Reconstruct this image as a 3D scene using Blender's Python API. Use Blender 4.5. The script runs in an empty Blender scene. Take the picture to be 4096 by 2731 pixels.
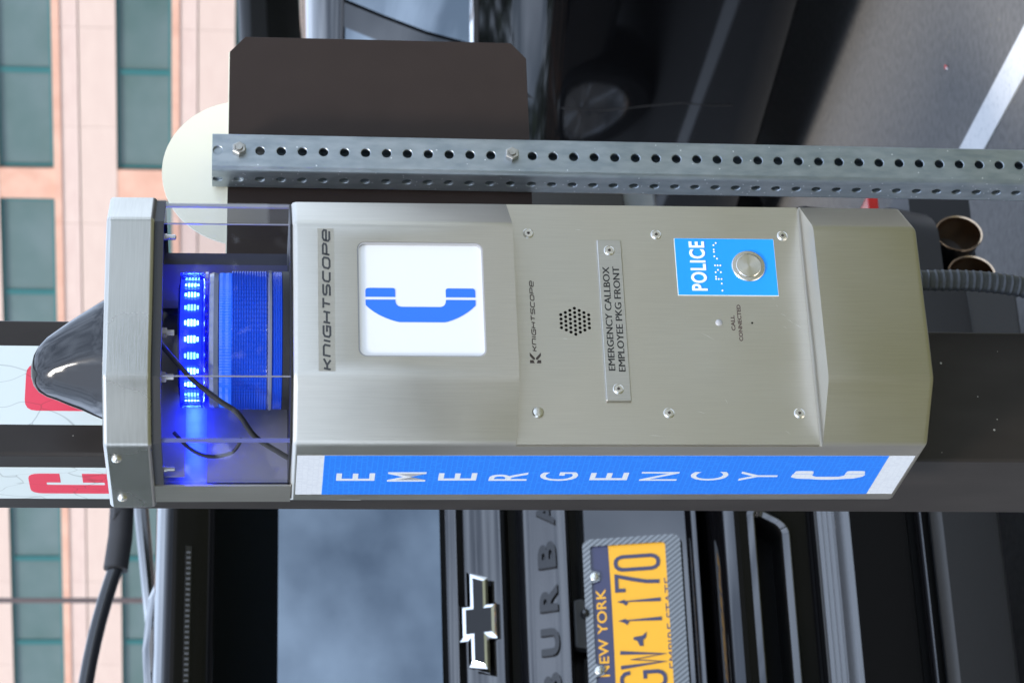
import bpy, bmesh, math, random
from mathutils import Vector, Matrix
random.seed(7)
S = bpy.context.scene
COL = S.collection
rad = math.radians

# ------------------------------------------------------------------ camera
PITCH, ROLL, YAW, CAMH = rad(5.98), .0115, rad(25.2), 1.74
Fv = Vector((math.sin(YAW)*math.cos(PITCH), math.cos(YAW)*math.cos(PITCH), -math.sin(PITCH)))
Rv = Vector((math.cos(YAW), -math.sin(YAW), 0)); Uv = Rv.cross(Fv)
# the photograph is turned on its side: picture-right is world-down
cxv = math.cos(ROLL)*(-Uv)+math.sin(ROLL)*Rv
cyv = math.cos(ROLL)*Rv+math.sin(ROLL)*Uv
czv = -Fv
cam = bpy.data.cameras.new('camera'); camo = bpy.data.objects.new('camera', cam); COL.objects.link(camo)
camo.matrix_world = Matrix(((cxv.x, cyv.x, czv.x, 0), (cxv.y, cyv.y, czv.y, 0), (cxv.z, cyv.z, czv.z, CAMH), (0, 0, 0, 1)))
cam.sensor_width = 36; cam.lens = 36*10000/4096; cam.clip_start = .05; cam.clip_end = 2000
cam.dof.use_dof = True; cam.dof.focus_distance = 2.62; cam.dof.aperture_fstop = 16
S.camera = camo

# ------------------------------------------------------------------ sky, sun, exposure
SUN_DIR = Vector((-.62, -.52, .95)).normalized()          # towards the sun
W = bpy.data.worlds.new('World'); S.world = W; W.use_nodes = True
nt = W.node_tree; nt.nodes.clear()
sky = nt.nodes.new('ShaderNodeTexSky'); sky.sky_type = 'NISHITA'; sky.sun_disc = False
sky.sun_elevation = math.asin(SUN_DIR.z); sky.sun_rotation = math.atan2(SUN_DIR.x, SUN_DIR.y)
tc = nt.nodes.new('ShaderNodeTexCoord')
mp = nt.nodes.new('ShaderNodeMapping'); mp.inputs['Scale'].default_value = (1, 1, 1.9)
nz = nt.nodes.new('ShaderNodeTexNoise'); nz.inputs['Scale'].default_value = 7.5; nz.inputs['Detail'].default_value = 10; nz.inputs['Roughness'].default_value = .53
rp = nt.nodes.new('ShaderNodeValToRGB'); rp.color_ramp.elements[0].position = .36; rp.color_ramp.elements[1].position = .62
rp.color_ramp.elements[0].color = (.27, .27, .27, 1); rp.color_ramp.elements[1].color = (.95, .95, .95, 1)
mx = nt.nodes.new('ShaderNodeMixRGB'); mx.inputs[2].default_value = (12.8, 15.2, 19.4, 1)
bg = nt.nodes.new('ShaderNodeBackground'); bg.inputs['Strength'].default_value = .1
wo = nt.nodes.new('ShaderNodeOutputWorld')
l = nt.links.new
l(tc.outputs['Generated'], mp.inputs[0]); l(mp.outputs[0], nz.inputs['Vector']); l(nz.outputs[0], rp.inputs[0])
l(rp.outputs[0], mx.inputs[0]); l(sky.outputs[0], mx.inputs[1]); l(mx.outputs[0], bg.inputs['Color']); l(bg.outputs[0], wo.inputs[0])
sl = bpy.data.lights.new('sun', 'SUN'); sl.energy = 2.0; sl.angle = rad(11); sl.color = (1, .93, .83)
so = bpy.data.objects.new('sun', sl); COL.objects.link(so); so.rotation_euler = SUN_DIR.to_track_quat('Z', 'Y').to_euler(); so.location = (-5, -5, 12)
S.view_settings.view_transform = 'Standard'; S.view_settings.look = 'None'; S.view_settings.gamma = 1; S.view_settings.exposure = .6
S.view_settings.use_curve_mapping = False
S.render.engine = 'CYCLES'
S.cycles.max_bounces = 10; S.cycles.transparent_max_bounces = 16; S.cycles.glossy_bounces = 5

# ------------------------------------------------------------------ materials
def mat(name, col, rough=.5, metal=0., spec=None, ior=None, coat=0., emit=None, estr=0., noise=None, bump=None, aniso=0., stretch=None, rvar=0.):
    m = bpy.data.materials.new(name); m.use_nodes = True
    t = m.node_tree; b = t.nodes['Principled BSDF']
    b.inputs['Base Color'].default_value = (*col, 1); b.inputs['Roughness'].default_value = rough; b.inputs['Metallic'].default_value = metal
    if spec is not None: b.inputs['Specular IOR Level'].default_value = spec
    if ior: b.inputs['IOR'].default_value = ior
    if coat: b.inputs['Coat Weight'].default_value = coat; b.inputs['Coat Roughness'].default_value = .02
    if emit: b.inputs['Emission Color'].default_value = (*emit, 1); b.inputs['Emission Strength'].default_value = estr
    if aniso: b.inputs['Anisotropic'].default_value = aniso
    co = t.nodes.new('ShaderNodeTexCoord'); mpn = t.nodes.new('ShaderNodeMapping')
    t.links.new(co.outputs['Object'], mpn.inputs[0])
    if stretch: mpn.inputs['Scale'].default_value = stretch
    if noise:                                        # (scale, second colour, lo, hi)
        n = t.nodes.new('ShaderNodeTexNoise'); n.inputs['Scale'].default_value = noise[0]; n.inputs['Detail'].default_value = 6
        t.links.new(mpn.outputs[0], n.inputs['Vector'])
        r = t.nodes.new('ShaderNodeValToRGB'); r.color_ramp.elements[0].position = noise[2]; r.color_ramp.elements[1].position = noise[3]
        r.color_ramp.elements[0].color = (*col, 1); r.color_ramp.elements[1].color = (*noise[1], 1)
        t.links.new(n.outputs[0], r.inputs[0]); t.links.new(r.outputs[0], b.inputs['Base Color'])
    if rvar:
        n = t.nodes.new('ShaderNodeTexNoise'); n.inputs['Scale'].default_value = 9; n.inputs['Detail'].default_value = 5
        t.links.new(co.outputs['Object'], n.inputs['Vector'])
        r = t.nodes.new('ShaderNodeMapRange'); r.inputs[1].default_value = .3; r.inputs[2].default_value = .7
        r.inputs[3].default_value = rough-rvar; r.inputs[4].default_value = rough+rvar
        t.links.new(n.outputs[0], r.inputs[0]); t.links.new(r.outputs[0], b.inputs['Roughness'])
    if bump:                                         # (scale, strength, distance)
        n = t.nodes.new('ShaderNodeTexNoise'); n.inputs['Scale'].default_value = bump[0]; n.inputs['Detail'].default_value = 4
        t.links.new(mpn.outputs[0], n.inputs['Vector'])
        bp = t.nodes.new('ShaderNodeBump'); bp.inputs['Strength'].default_value = bump[1]; bp.inputs['Distance'].default_value = bump[2]
        t.links.new(n.outputs[0], bp.inputs['Height']); t.links.new(bp.outputs[0], b.inputs['Normal'])
    return m

def clear_mat(name, tint, gloss=.04, ior=1.45, rough=.0, refl=1.0):
    m = bpy.data.materials.new(name); m.use_nodes = True; t = m.node_tree; t.nodes.clear()
    o = t.nodes.new('ShaderNodeOutputMaterial'); mixn = t.nodes.new('ShaderNodeMixShader')
    tr = t.nodes.new('ShaderNodeBsdfTransparent'); tr.inputs[0].default_value = (*tint, 1)
    gl = t.nodes.new('ShaderNodeBsdfGlossy'); gl.inputs['Roughness'].default_value = rough; gl.inputs[0].default_value = (refl, refl, refl, 1)
    lw = t.nodes.new('ShaderNodeLayerWeight'); pw = t.nodes.new('ShaderNodeMath'); pw.operation = 'POWER'; pw.inputs[1].default_value = 5
    f0 = ((ior-1)/(ior+1))**2; fr = t.nodes.new('ShaderNodeMath'); fr.operation = 'MULTIPLY_ADD'; fr.inputs[1].default_value = 1-f0; fr.inputs[2].default_value = f0
    t.links.new(lw.outputs['Facing'], pw.inputs[0]); t.links.new(pw.outputs[0], fr.inputs[0])
    t.links.new(fr.outputs[0], mixn.inputs[0]); t.links.new(tr.outputs[0], mixn.inputs[1]); t.links.new(gl.outputs[0], mixn.inputs[2]); t.links.new(mixn.outputs[0], o.inputs[0])
    return m

M = {}
M['steel'] = mat('brushed_steel', (.56, .53, .465), .33, 1, aniso=.4, noise=(60, (.515, .485, .425), .3, .7), bump=(110, .10, .0006), stretch=(14, 14, .35), rvar=.05)
M['steel_door'] = mat('brushed_steel_door', (.59, .56, .49), .36, 1, aniso=.4, noise=(60, (.55, .52, .455), .3, .7), bump=(110, .08, .0006), stretch=(14, 14, .35), rvar=.05)
M['steel_cap'] = mat('brushed_steel_cap', (.53, .515, .47), .27, 1, noise=(50, (.48, .465, .42), .35, .7), bump=(100, .08, .0005), stretch=(.5, .5, 14), rvar=.06)
M['plate_steel'] = mat('name_plate_steel', (.58, .565, .53), .30, 1, noise=(70, (.50, .49, .46), .3, .7), stretch=(16, 16, .4))
M['screw'] = mat('screw_steel', (.68, .66, .61), .26, 1)
M['dark_hole'] = mat('dark_hole', (.03, .022, .016), .6)
M['black'] = mat('matte_black', (.012, .012, .013), .5)
M['rubber'] = mat('black_rubber', (.02, .02, .022), .6)
M['gloss_black'] = mat('gloss_black_plastic', (.006, .006, .007), .09, ior=1.7)
M['antenna'] = mat('antenna_plastic', (.012, .013, .015), .10, ior=1.55)
M['brown_paint'] = mat('bronze_paint', (.019, .0155, .0135), .42, spec=.3, noise=(35, (.026, .0215, .019), .4, .75), bump=(160, .05, .001), stretch=(1, 1, .35))
M['sign_back'] = mat('sign_back_brown', (.032, .0225, .019), .5, spec=.18, noise=(20, (.036, .0255, .0215), .3, .7))
M['cream'] = mat('cream_sign_back', (.92, .88, .70), .5)
M['galv'] = mat('galvanised_steel', (.30, .345, .375), .38, .85, noise=(75, (.41, .45, .475), .32, .68), bump=(260, .16, .0006), stretch=(1.4, 1.4, .5), rvar=.08)
M['galv_in'] = mat('galvanised_inside', (.10, .085, .075), .6, .3)
M['nut'] = mat('zinc_nut', (.42, .41, .38), .38, .9, noise=(120, (.55, .54, .50), .4, .7))
M['sign_white'] = mat('lit_white_panel', (.55, .57, .60), .25, emit=(.93, .965, 1.0), estr=.165)
M['sign_blue'] = mat('lit_blue_symbol', (.012, .10, .75), .3, emit=(.025, .16, 1.0), estr=.33)
M['acrylic_rim'] = mat('acrylic_rim', (.36, .36, .37), .15)
M['ink_black'] = mat('black_ink', (.012, .012, .012), .45)
M['ink_grey'] = mat('charcoal_decal', (.035, .037, .04), .5)
M['decal_film'] = mat('decal_film', (.50, .485, .445), .28, 1, noise=(60, (.46, .445, .405), .3, .7), stretch=(14, 14, .35))
M['ink_brown'] = mat('etched_brown', (.075, .052, .043), .5)
M['police_blue'] = mat('blue_label', (.010, .30, .92), .35)
M['white_print'] = mat('white_print', (.86, .87, .88), .4)
M['white_edge'] = mat('white_edge', (.75, .80, .82), .5)
def reflective(name, a, b):
    m = mat(name, a, .38, spec=.3)
    t = m.node_tree; bs = t.nodes['Principled BSDF']
    co = t.nodes.new('ShaderNodeTexCoord'); mpn = t.nodes.new('ShaderNodeMapping'); mpn.inputs['Scale'].default_value = (1, 1.55, 1)
    v = t.nodes.new('ShaderNodeTexVoronoi'); v.feature = 'DISTANCE_TO_EDGE'; v.inputs['Scale'].default_value = 190; v.inputs['Randomness'].default_value = .12
    r = t.nodes.new('ShaderNodeValToRGB'); r.color_ramp.elements[0].position = .0; r.color_ramp.elements[1].position = .10
    r.color_ramp.elements[0].color = (*b, 1); r.color_ramp.elements[1].color = (*a, 1)
    t.links.new(co.outputs['Object'], mpn.inputs[0]); t.links.new(mpn.outputs[0], v.inputs['Vector']); t.links.new(v.outputs['Distance'], r.inputs[0]); t.links.new(r.outputs[0], bs.inputs['Base Color'])
    return m
M['refl_blue'] = reflective('reflective_blue', (.006, .15, .66), (.02, .24, .80))
M['refl_white'] = reflective('reflective_white', (.60, .62, .65), (.52, .54, .58))
M['lens'] = clear_mat('clear_polycarbonate', (.955, .955, .97), ior=1.45, refl=.7)
M['lens_edge'] = mat('polycarbonate_edge', (.13, .145, .36), .12, spec=.8)
M['lens_edge_clear'] = mat('polycarbonate_clear_edge', (.25, .255, .30), .10, spec=.8)
M['beacon_blue'] = clear_mat('blue_beacon_lens', (.16, .26, 1.0), ior=1.55, rough=.06)
M['beacon_core'] = mat('beacon_core', (.008, .03, .30), .22, spec=.8)
M['beacon_smooth'] = mat('beacon_smooth_band', (.22, .25, .36), .10, ior=2.0)
M['led'] = mat('led_blue', (.1, .2, 1), .3, emit=(.035, .08, 1.0), estr=90)
M['led_hot'] = mat('led_blue_hot', (.3, .5, 1), .3, emit=(.07, .14, 1.0), estr=110)
M['beacon_rib'] = mat('blue_ribbed_plastic', (.010, .065, .50), .14, spec=1.0, emit=(.006, .06, .80), estr=.09)
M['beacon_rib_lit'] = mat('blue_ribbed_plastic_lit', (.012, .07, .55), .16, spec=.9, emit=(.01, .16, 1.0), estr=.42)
M['interior'] = mat('interior_plate', (.26, .26, .28), .38, .35)
M['conduit'] = mat('conduit_pvc', (.036, .040, .047), .38)
M['sticker_white'] = None
def cracked(name, col, dark):
    m = mat(name, col, .35)
    t = m.node_tree; bs = t.nodes['Principled BSDF']
    co = t.nodes.new('ShaderNodeTexCoord'); mpn = t.nodes.new('ShaderNodeMapping'); mpn.inputs['Scale'].default_value = (1, 1, .55)
    nn = t.nodes.new('ShaderNodeTexNoise'); nn.inputs['Scale'].default_value = 14; mixv = t.nodes.new('ShaderNodeMixRGB'); mixv.inputs[0].default_value = .06
    v = t.nodes.new('ShaderNodeTexVoronoi'); v.feature = 'DISTANCE_TO_EDGE'; v.inputs['Scale'].default_value = 26
    r = t.nodes.new('ShaderNodeValToRGB'); r.color_ramp.elements[0].position = .0; r.color_ramp.elements[1].position = .013
    r.color_ramp.elements[0].color = (*dark, 1); r.color_ramp.elements[1].color = (*col, 1)
    t.links.new(co.outputs['Object'], mpn.inputs[0]); t.links.new(mpn.outputs[0], nn.inputs['Vector']); t.links.new(mpn.outputs[0], mixv.inputs[1]); t.links.new(nn.outputs['Color'], mixv.inputs[2])
    t.links.new(mixv.outputs[0], v.inputs['Vector']); t.links.new(v.outputs['Distance'], r.inputs[0]); t.links.new(r.outputs[0], bs.inputs['Base Color'])
    return m
M['sticker_white'] = cracked('cracked_white_vinyl', (.58, .645, .645), (.36, .40, .40))
M['sticker_red'] = cracked('cracked_red_vinyl', (.66, .045, .085), (.42, .04, .06))
M['asphalt'] = mat('asphalt', (.115, .111, .107), .85, noise=(48, (.155, .15, .145), .35, .65), bump=(110, .5, .004))
M['line_paint'] = mat('white_line_paint', (.56, .57, .58), .7, noise=(90, (.70, .70, .70), .30, .46), bump=(140, .4, .003))
M['lawn'] = mat('lawn_grass', (.105, .104, .040), .8, noise=(6, (.185, .172, .085), .3, .7), bump=(60, .8, .03))
M['concrete'] = mat('walkway_concrete', (.42, .40, .36), .8, noise=(8, (.48, .46, .42), .3, .7))
M['kerb'] = mat('kerb_concrete', (.34, .33, .31), .8, noise=(30, (.42, .41, .39), .3, .7))
M['added_leaf'] = mat('added_tree_leaf', (.022, .040, .012), .6, noise=(.7, (.045, .07, .02), .3, .7))
M['bark'] = mat('tree_bark', (.07, .05, .04), .8)
# cars
M['paint'] = mat('black_car_paint', (.002, .002, .0025), .04, ior=1.95)
M['paint_b'] = mat('dark_car_paint', (.0025, .0027, .0034), .05, ior=1.42)
M['car_glass'] = mat('tinted_car_glass', (.003, .004, .006), .01, ior=2.45)
M['car_glass'].node_tree.nodes['Principled BSDF'].inputs['Specular Tint'].default_value = (.74, .88, 1.0, 1)
M['trim_grey'] = mat('satin_grey_trim', (.012, .012, .014), .10, ior=1.9)
M['trim_matte'] = mat('matte_black_plastic', (.018, .019, .020), .42, noise=(260, (.022, .023, .024), .3, .7))
M['step_pad'] = mat('step_pad_plastic', (.03, .033, .037), .24, ior=2.0)
M['chrome'] = mat('chrome', (.86, .87, .88), .06, 1)
M['chrome_sat'] = mat('rim_metal', (.70, .71, .73), .15, 1)
M['tyre'] = mat('tyre_rubber', (.012, .012, .013), .7)
M['red_lens'] = mat('red_lens', (.45, .01, .012), .12, spec=.7)
M['lamp_lens'] = mat('tail_lamp_lens', (.13, .14, .145), .08, spec=.8)
M['smoke_lens'] = mat('smoked_lens', (.012, .012, .013), .2)
M['bowtie_in'] = mat('emblem_inset', (.012, .013, .015), .25, ior=1.35)
M['letter_blk'] = mat('gloss_black_letter', (.006, .006, .007), .14, ior=1.6)
M['tip_out'] = mat('exhaust_outer', (.03, .03, .032), .35, .6)
M['tip_in'] = mat('exhaust_inner', (.62, .46, .31), .22, 1)
M['plate_yel'] = mat('plate_yellow', (.74, .375, .012), .35)
M['plate_blue'] = mat('plate_blue', (.020, .022, .075), .30, spec=.7)
def carbon(name):
    m = mat(name, (.05, .055, .06), .25, ior=1.8)
    t = m.node_tree; bs = t.nodes['Principled BSDF']
    co = t.nodes.new('ShaderNodeTexCoord'); mpn = t.nodes.new('ShaderNodeMapping'); mpn.inputs['Rotation'].default_value = (0, rad(38), 0)
    w = t.nodes.new('ShaderNodeTexWave'); w.wave_type = 'BANDS'; w.bands_direction = 'X'; w.inputs['Scale'].default_value = 42
    r = t.nodes.new('ShaderNodeValToRGB'); r.color_ramp.elements[0].position = .42; r.color_ramp.elements[1].position = .58
    r.color_ramp.elements[0].color = (.045, .052, .06, 1); r.color_ramp.elements[1].color = (.15, .17, .19, 1)
    t.links.new(co.outputs['Object'], mpn.inputs[0]); t.links.new(mpn.outputs[0], w.inputs['Vector']); t.links.new(w.outputs['Fac'], r.inputs[0]); t.links.new(r.outputs[0], bs.inputs['Base Color'])
    return m
M['carbon'] = carbon('carbon_twill')
M['seal_shade'] = mat('black_seal', (.006, .006, .006), .30, spec=.12)  # black for gap seals, and shade put into the colour of down-facing strips
M['spoiler_black'] = mat('spoiler_black', (.003, .003, .0035), .08, spec=.22)
# building
M['stone'] = mat('pink_stone', (.60, .445, .385), .8, noise=(1.3, (.65, .50, .43), .3, .7), stretch=(1, 1, 2.2))
M['stone_b'] = mat('cream_stone', (.63, .485, .41), .8, noise=(1.3, (.60, .455, .385), .3, .7), stretch=(1, 1, 2.2))
M['salmon'] = mat('salmon_stone', (.60, .33, .235), .8, noise=(1.5, (.70, .42, .31), .3, .7))
M['teal'] = mat('teal_frame', (.02, .125, .125), .4)
M['bld_glass'] = mat('tinted_window', (.072, .125, .115), .12, noise=(.5, (.12, .17, .17), .3, .7), spec=.4)
M['dark_metal'] = mat('dark_lamp_metal', (.11, .08, .075), .5)
M['red_paper'] = mat('red_scrap', (.6, .06, .05), .6)

def flecks(m, scale, thr, size, col):
    t = m.node_tree; b = t.nodes['Principled BSDF']; src = b.inputs['Base Color'].links[0].from_socket
    co = t.nodes.new('ShaderNodeTexCoord'); v = t.nodes.new('ShaderNodeTexVoronoi'); v.inputs['Scale'].default_value = scale
    sx = t.nodes.new('ShaderNodeSeparateColor'); g1 = t.nodes.new('ShaderNodeMath'); g1.operation = 'GREATER_THAN'; g1.inputs[1].default_value = thr
    g2 = t.nodes.new('ShaderNodeMath'); g2.operation = 'LESS_THAN'; g2.inputs[1].default_value = size
    mu = t.nodes.new('ShaderNodeMath'); mu.operation = 'MULTIPLY'; mxn = t.nodes.new('ShaderNodeMixRGB'); mxn.inputs[2].default_value = (*col, 1)
    L = t.links.new
    L(co.outputs['Object'], v.inputs['Vector']); L(v.outputs['Color'], sx.inputs[0]); L(sx.outputs[0], g1.inputs[0]); L(v.outputs['Distance'], g2.inputs[0])
    L(g1.outputs[0], mu.inputs[0]); L(g2.outputs[0], mu.inputs[1]); L(mu.outputs[0], mxn.inputs[0]); L(src, mxn.inputs[1]); L(mxn.outputs[0], b.inputs['Base Color'])
flecks(M['steel'], 34, .93, .035, (.85, .84, .80)); flecks(M['steel_door'], 34, .93, .035, (.85, .84, .80)); flecks(M['brown_paint'], 75, .80, .10, (.34, .32, .29)); flecks(M['sign_back'], 40, .86, .06, (.25, .23, .2)); flecks(M['asphalt'], 45, .90, .16, (.22, .20, .15)); flecks(M['galv'], 160, .9, .16, (.75, .78, .8))
# ------------------------------------------------------------------ mesh helpers
ORG = {}
class MB:
    def __init__(s): s.v = []; s.f = []
    def add(s, vs, fs):
        o = len(s.v); s.v += [tuple(p) for p in vs]; s.f += [tuple(i+o for i in f) for f in fs]; return s
    def box(s, x0, x1, y0, y1, z0, z1):
        return s.add([(x, y, z) for x in (x0, x1) for y in (y0, y1) for z in (z0, z1)],
                     [(0, 1, 3, 2), (4, 6, 7, 5), (0, 4, 5, 1), (2, 3, 7, 6), (0, 2, 6, 4), (1, 5, 7, 3)])
    def prism(s, pts, mp, d0, d1):                    # pts 2D polygon; mp(u,v,d) -> xyz
        n = len(pts)
        return s.add([mp(u, v, d0) for u, v in pts]+[mp(u, v, d1) for u, v in pts],
                     [tuple(range(n))[::-1], tuple(range(n, 2*n))]+[(i, (i+1) % n, n+(i+1) % n, n+i) for i in range(n)])
    def lathe(s, prof, mp, seg=32, closed=False, caps=True):     # prof (r,h); mp(a,b,h)
        n = len(prof); vs = []
        for i in range(seg):
            c, q = math.cos(2*math.pi*i/seg), math.sin(2*math.pi*i/seg)
            vs += [mp(r*c, r*q, h) for r, h in prof]
        fs = []
        for i in range(seg):
            j = (i+1) % seg
            for k in range(n-1): fs.append((i*n+k, j*n+k, j*n+k+1, i*n+k+1))
            if closed: fs.append((i*n+n-1, j*n+n-1, j*n, i*n))
        if not closed and caps:
            if prof[0][0] > 1e-6: fs.append(tuple(i*n for i in range(seg))[::-1])
            if prof[-1][0] > 1e-6: fs.append(tuple(i*n+n-1 for i in range(seg)))
        return s.add(vs, fs)
    def tube(s, path, r, seg=12, caps=True):
        P = [Vector(p) for p in path]; n = len(P); vs = []; fs = []
        up = Vector((0, 0, 1)); T0 = (P[1]-P[0]).normalized()
        if abs(T0.dot(up)) > .9: up = Vector((1, 0, 0))
        A = T0.cross(up).normalized()
        for i, p in enumerate(P):
            T = (P[min(i+1, n-1)]-P[max(i-1, 0)]).normalized()
            A = (A-T*A.dot(T)).normalized(); B = T.cross(A)
            rr = r[i] if isinstance(r, (list, tuple)) else r
            for k in range(seg):
                a = 2*math.pi*k/seg; vs.append(p+A*(rr*math.cos(a))+B*(rr*math.sin(a)))
        for i in range(n-1):
            for k in range(seg):
                k2 = (k+1) % seg; fs.append((i*seg+k, i*seg+k2, (i+1)*seg+k2, (i+1)*seg+k))
        if caps: fs += [tuple(range(seg))[::-1], tuple(range((n-1)*seg, n*seg))]
        return s.add(vs, fs)
    def build(s, name, m, parent=None, smooth=False, bevel=0, bseg=2, angle=35):
        o = ORG.get(parent, Vector((0, 0, 0))) if parent else Vector((0, 0, 0))
        me = bpy.data.meshes.new(name)
        me.from_pydata([(x-o[0], y-o[1], z-o[2]) for x, y, z in s.v], [], s.f)
        me.materials.append(M[m] if isinstance(m, str) else m)
        bm = bmesh.new(); bm.from_mesh(me); bmesh.ops.recalc_face_normals(bm, faces=bm.faces); bm.to_mesh(me); bm.free()
        if smooth:
            for p in me.polygons: p.use_smooth = True
            me.set_sharp_from_angle(angle=rad(angle))
        ob = bpy.data.objects.new(name, me); COL.objects.link(ob)
        if parent: ob.parent = parent; ORG[ob] = o
        if bevel:
            b = ob.modifiers.new('bevel', 'BEVEL'); b.width = bevel; b.segments = bseg; b.limit_method = 'ANGLE'; b.angle_limit = rad(30); b.harden_normals = True
            for p in me.polygons: p.use_smooth = True
        return ob

def thing(name, loc, label, cat, group=None):
    e = bpy.data.objects.new(name, None); COL.objects.link(e); e.location = loc; e.empty_display_size = .1
    ORG[e] = Vector(loc); e['label'] = label; e['category'] = cat
    if group: e['group'] = group
    return e
def struct(ob): ob['kind'] = 'structure'; return ob

def bake(ob, cutters):
    for c in cutters:
        b = ob.modifiers.new('cut', 'BOOLEAN'); b.operation = 'DIFFERENCE'; b.object = c; b.solver = 'EXACT'
    dg = bpy.context.evaluated_depsgraph_get()
    me = bpy.data.meshes.new_from_object(ob.evaluated_get(dg))
    ob.modifiers.clear(); ob.data = me
    if 'custom_normal' in me.attributes: me.attributes.remove(me.attributes['custom_normal'])
    for c in cutters: bpy.data.objects.remove(c)
    q = math.sqrt(.5); dirs = [Vector(d) for d in ((1, 0, 0), (0, 1, 0), (0, 0, 1), (q, q, 0), (q, -q, 0))]
    for p in me.polygons: p.use_smooth = max(abs(p.normal.dot(d)) for d in dirs) < .9995
    me.set_sharp_from_angle(angle=rad(28))

def text_pts(s, depth, bold=0., space=1.):
    cu = bpy.data.curves.new('t', 'FONT'); cu.body = s; cu.extrude = .5; cu.offset = bold; cu.space_character = space; cu.resolution_u = 4
    ob = bpy.data.objects.new('t', cu); COL.objects.link(ob)
    dg = bpy.context.evaluated_depsgraph_get(); me = bpy.data.meshes.new_from_object(ob.evaluated_get(dg))
    V = [v.co.copy() for v in me.vertices]; Fc = [tuple(p.vertices) for p in me.polygons]
    bpy.data.objects.remove(ob); bpy.data.curves.remove(cu); bpy.data.meshes.remove(me)
    x0, x1 = min(v.x for v in V), max(v.x for v in V); y0, y1 = min(v.y for v in V), max(v.y for v in V)
    return [((v.x-x0)/(x1-x0), (v.y-y0)/(y1-y0), depth if v.z > 0 else 0) for v in V], Fc
def text(s, mp, u0, u1, v0, v1, name, m, parent, depth=.0004, bold=.02, space=1.):
    V, Fc = text_pts(s, depth, bold, space)
    return MB().add([mp(u0+(u1-u0)*a, v0+(v1-v0)*b, d) for a, b, d in V], Fc).build(name, m, parent)

GL = {'K': (.9, [[(0, 0), (0, 1)], [(0, .52), (.4, .52), (1, 1)], [(.4, .52), (1, 0)]]), 'N': (1, [[(0, 0), (0, 1), (.8, 1), (1, .8), (1, 0)]]),
      'I': (.12, [[(.5, 0), (.5, 1)]]), 'G': (1, [[(1, 1), (.2, 1), (0, .8), (0, .2), (.2, 0), (1, 0), (1, .5), (.45, .5)]]),
      'H': (1, [[(0, 0), (0, 1)], [(1, 0), (1, 1)], [(0, .5), (1, .5)]]), 'T': (.95, [[(0, 1), (1, 1)], [(.5, 1), (.5, 0)]]),
      'S': (1, [[(1, 1), (.2, 1), (0, .86), (0, .64), (.2, .5), (.8, .5), (1, .36), (1, .14), (.8, 0), (0, 0)]]),
      'C': (.95, [[(1, 1), (.2, 1), (0, .8), (0, .2), (.2, 0), (1, 0)]]), 'O': (1, [[(.5, 1), (.2, 1), (0, .8), (0, .2), (.2, 0), (.8, 0), (1, .2), (1, .8), (.8, 1), (.5, 1)]]),
      'P': (1, [[(0, 0), (0, 1), (.8, 1), (1, .86), (1, .58), (.8, .44), (0, .44)]]), 'E': (1, [[(1, 0), (.2, 0), (0, .2), (0, .8), (.2, 1), (.8, 1), (1, .82), (1, .5), (0, .5)]])}
def strokes(word, mp, u0, u1, v0, v1, w, name, m, parent, depth=.0003, shear=.18):
    gap = .36; aspect = 1.0
    tot = sum(GL[c][0] for c in word)+gap*(len(word)-1)
    mb = MB(); x = 0; H = v1-v0; k = (u1-u0-shear*H)/tot; lift = 0
    for c in word:
        gw, st = GL[c]
        for pl in st:
            P = [Vector((u0+(x+p[0]*gw)*k+shear*H*p[1], v0+w/2+(H-w)*p[1])) for p in pl]; n = len(P); L_, R_ = [], []
            for i in range(n):
                d0 = (P[i]-P[i-1]).normalized() if i else (P[1]-P[0]).normalized()
                d1 = (P[i+1]-P[i]).normalized() if i < n-1 else d0
                t = (d0+d1).normalized(); nn = Vector((-t.y, t.x)); sc = min(1.6, 1/max(.35, t.dot(d0)))
                L_.append(P[i]+nn*(w/2*sc)); R_.append(P[i]-nn*(w/2*sc))
            lift += 1; dz = depth+lift*.000006
            vs = [mp(p.x, p.y, dz) for p in L_]+[mp(p.x, p.y, dz) for p in R_]
            mb.add(vs, [(i, i+1, n+i+1, n+i) for i in range(n-1)])
        x += gw+gap
    return mb.build(name, m, parent)

def rrect(u0, u1, v0, v1, r, seg=5):
    pts = []
    for cx, cy, a in ((u1-r, v1-r, 0), (u0+r, v1-r, 90), (u0+r, v0+r, 180), (u1-r, v0+r, 270)):
        for i in range(seg+1):
            t = rad(a+90*i/seg); pts.append((cx+r*math.cos(t), cy+r*math.sin(t)))
    return pts
def bez(p0, c, p1, n=6):
    return [((1-t)**2*p0[0]+2*t*(1-t)*c[0]+t*t*p1[0], (1-t)**2*p0[1]+2*t*(1-t)*c[1]+t*t*p1[1]) for t in [i/n for i in range(n+1)]]

# ================================================================== SETTING
g = struct(MB().add([(-400, -400, 0), (400, -400, 0), (400, 400, 0), (-400, 400, 0)], [(0, 1, 2, 3)]).build('parking_lot', 'asphalt'))
struct(MB().box(-60, 60, -60, 3.02, .002, .10).build('lawn', 'lawn'))
struct(MB().box(-60, 60, -13, -4.2, .1002, .106).build('walkway', 'concrete'))
struct(MB().box(-60, 60, 3.021, 3.17, .003, .13).build('kerb', 'kerb', bevel=.015))
for x in (2.955, 5.75, .10):
    struct(MB().box(x-.052, x+.052, 3.4, 9.3, .0005, .0045).build('parking_line', 'line_paint'))

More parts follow.
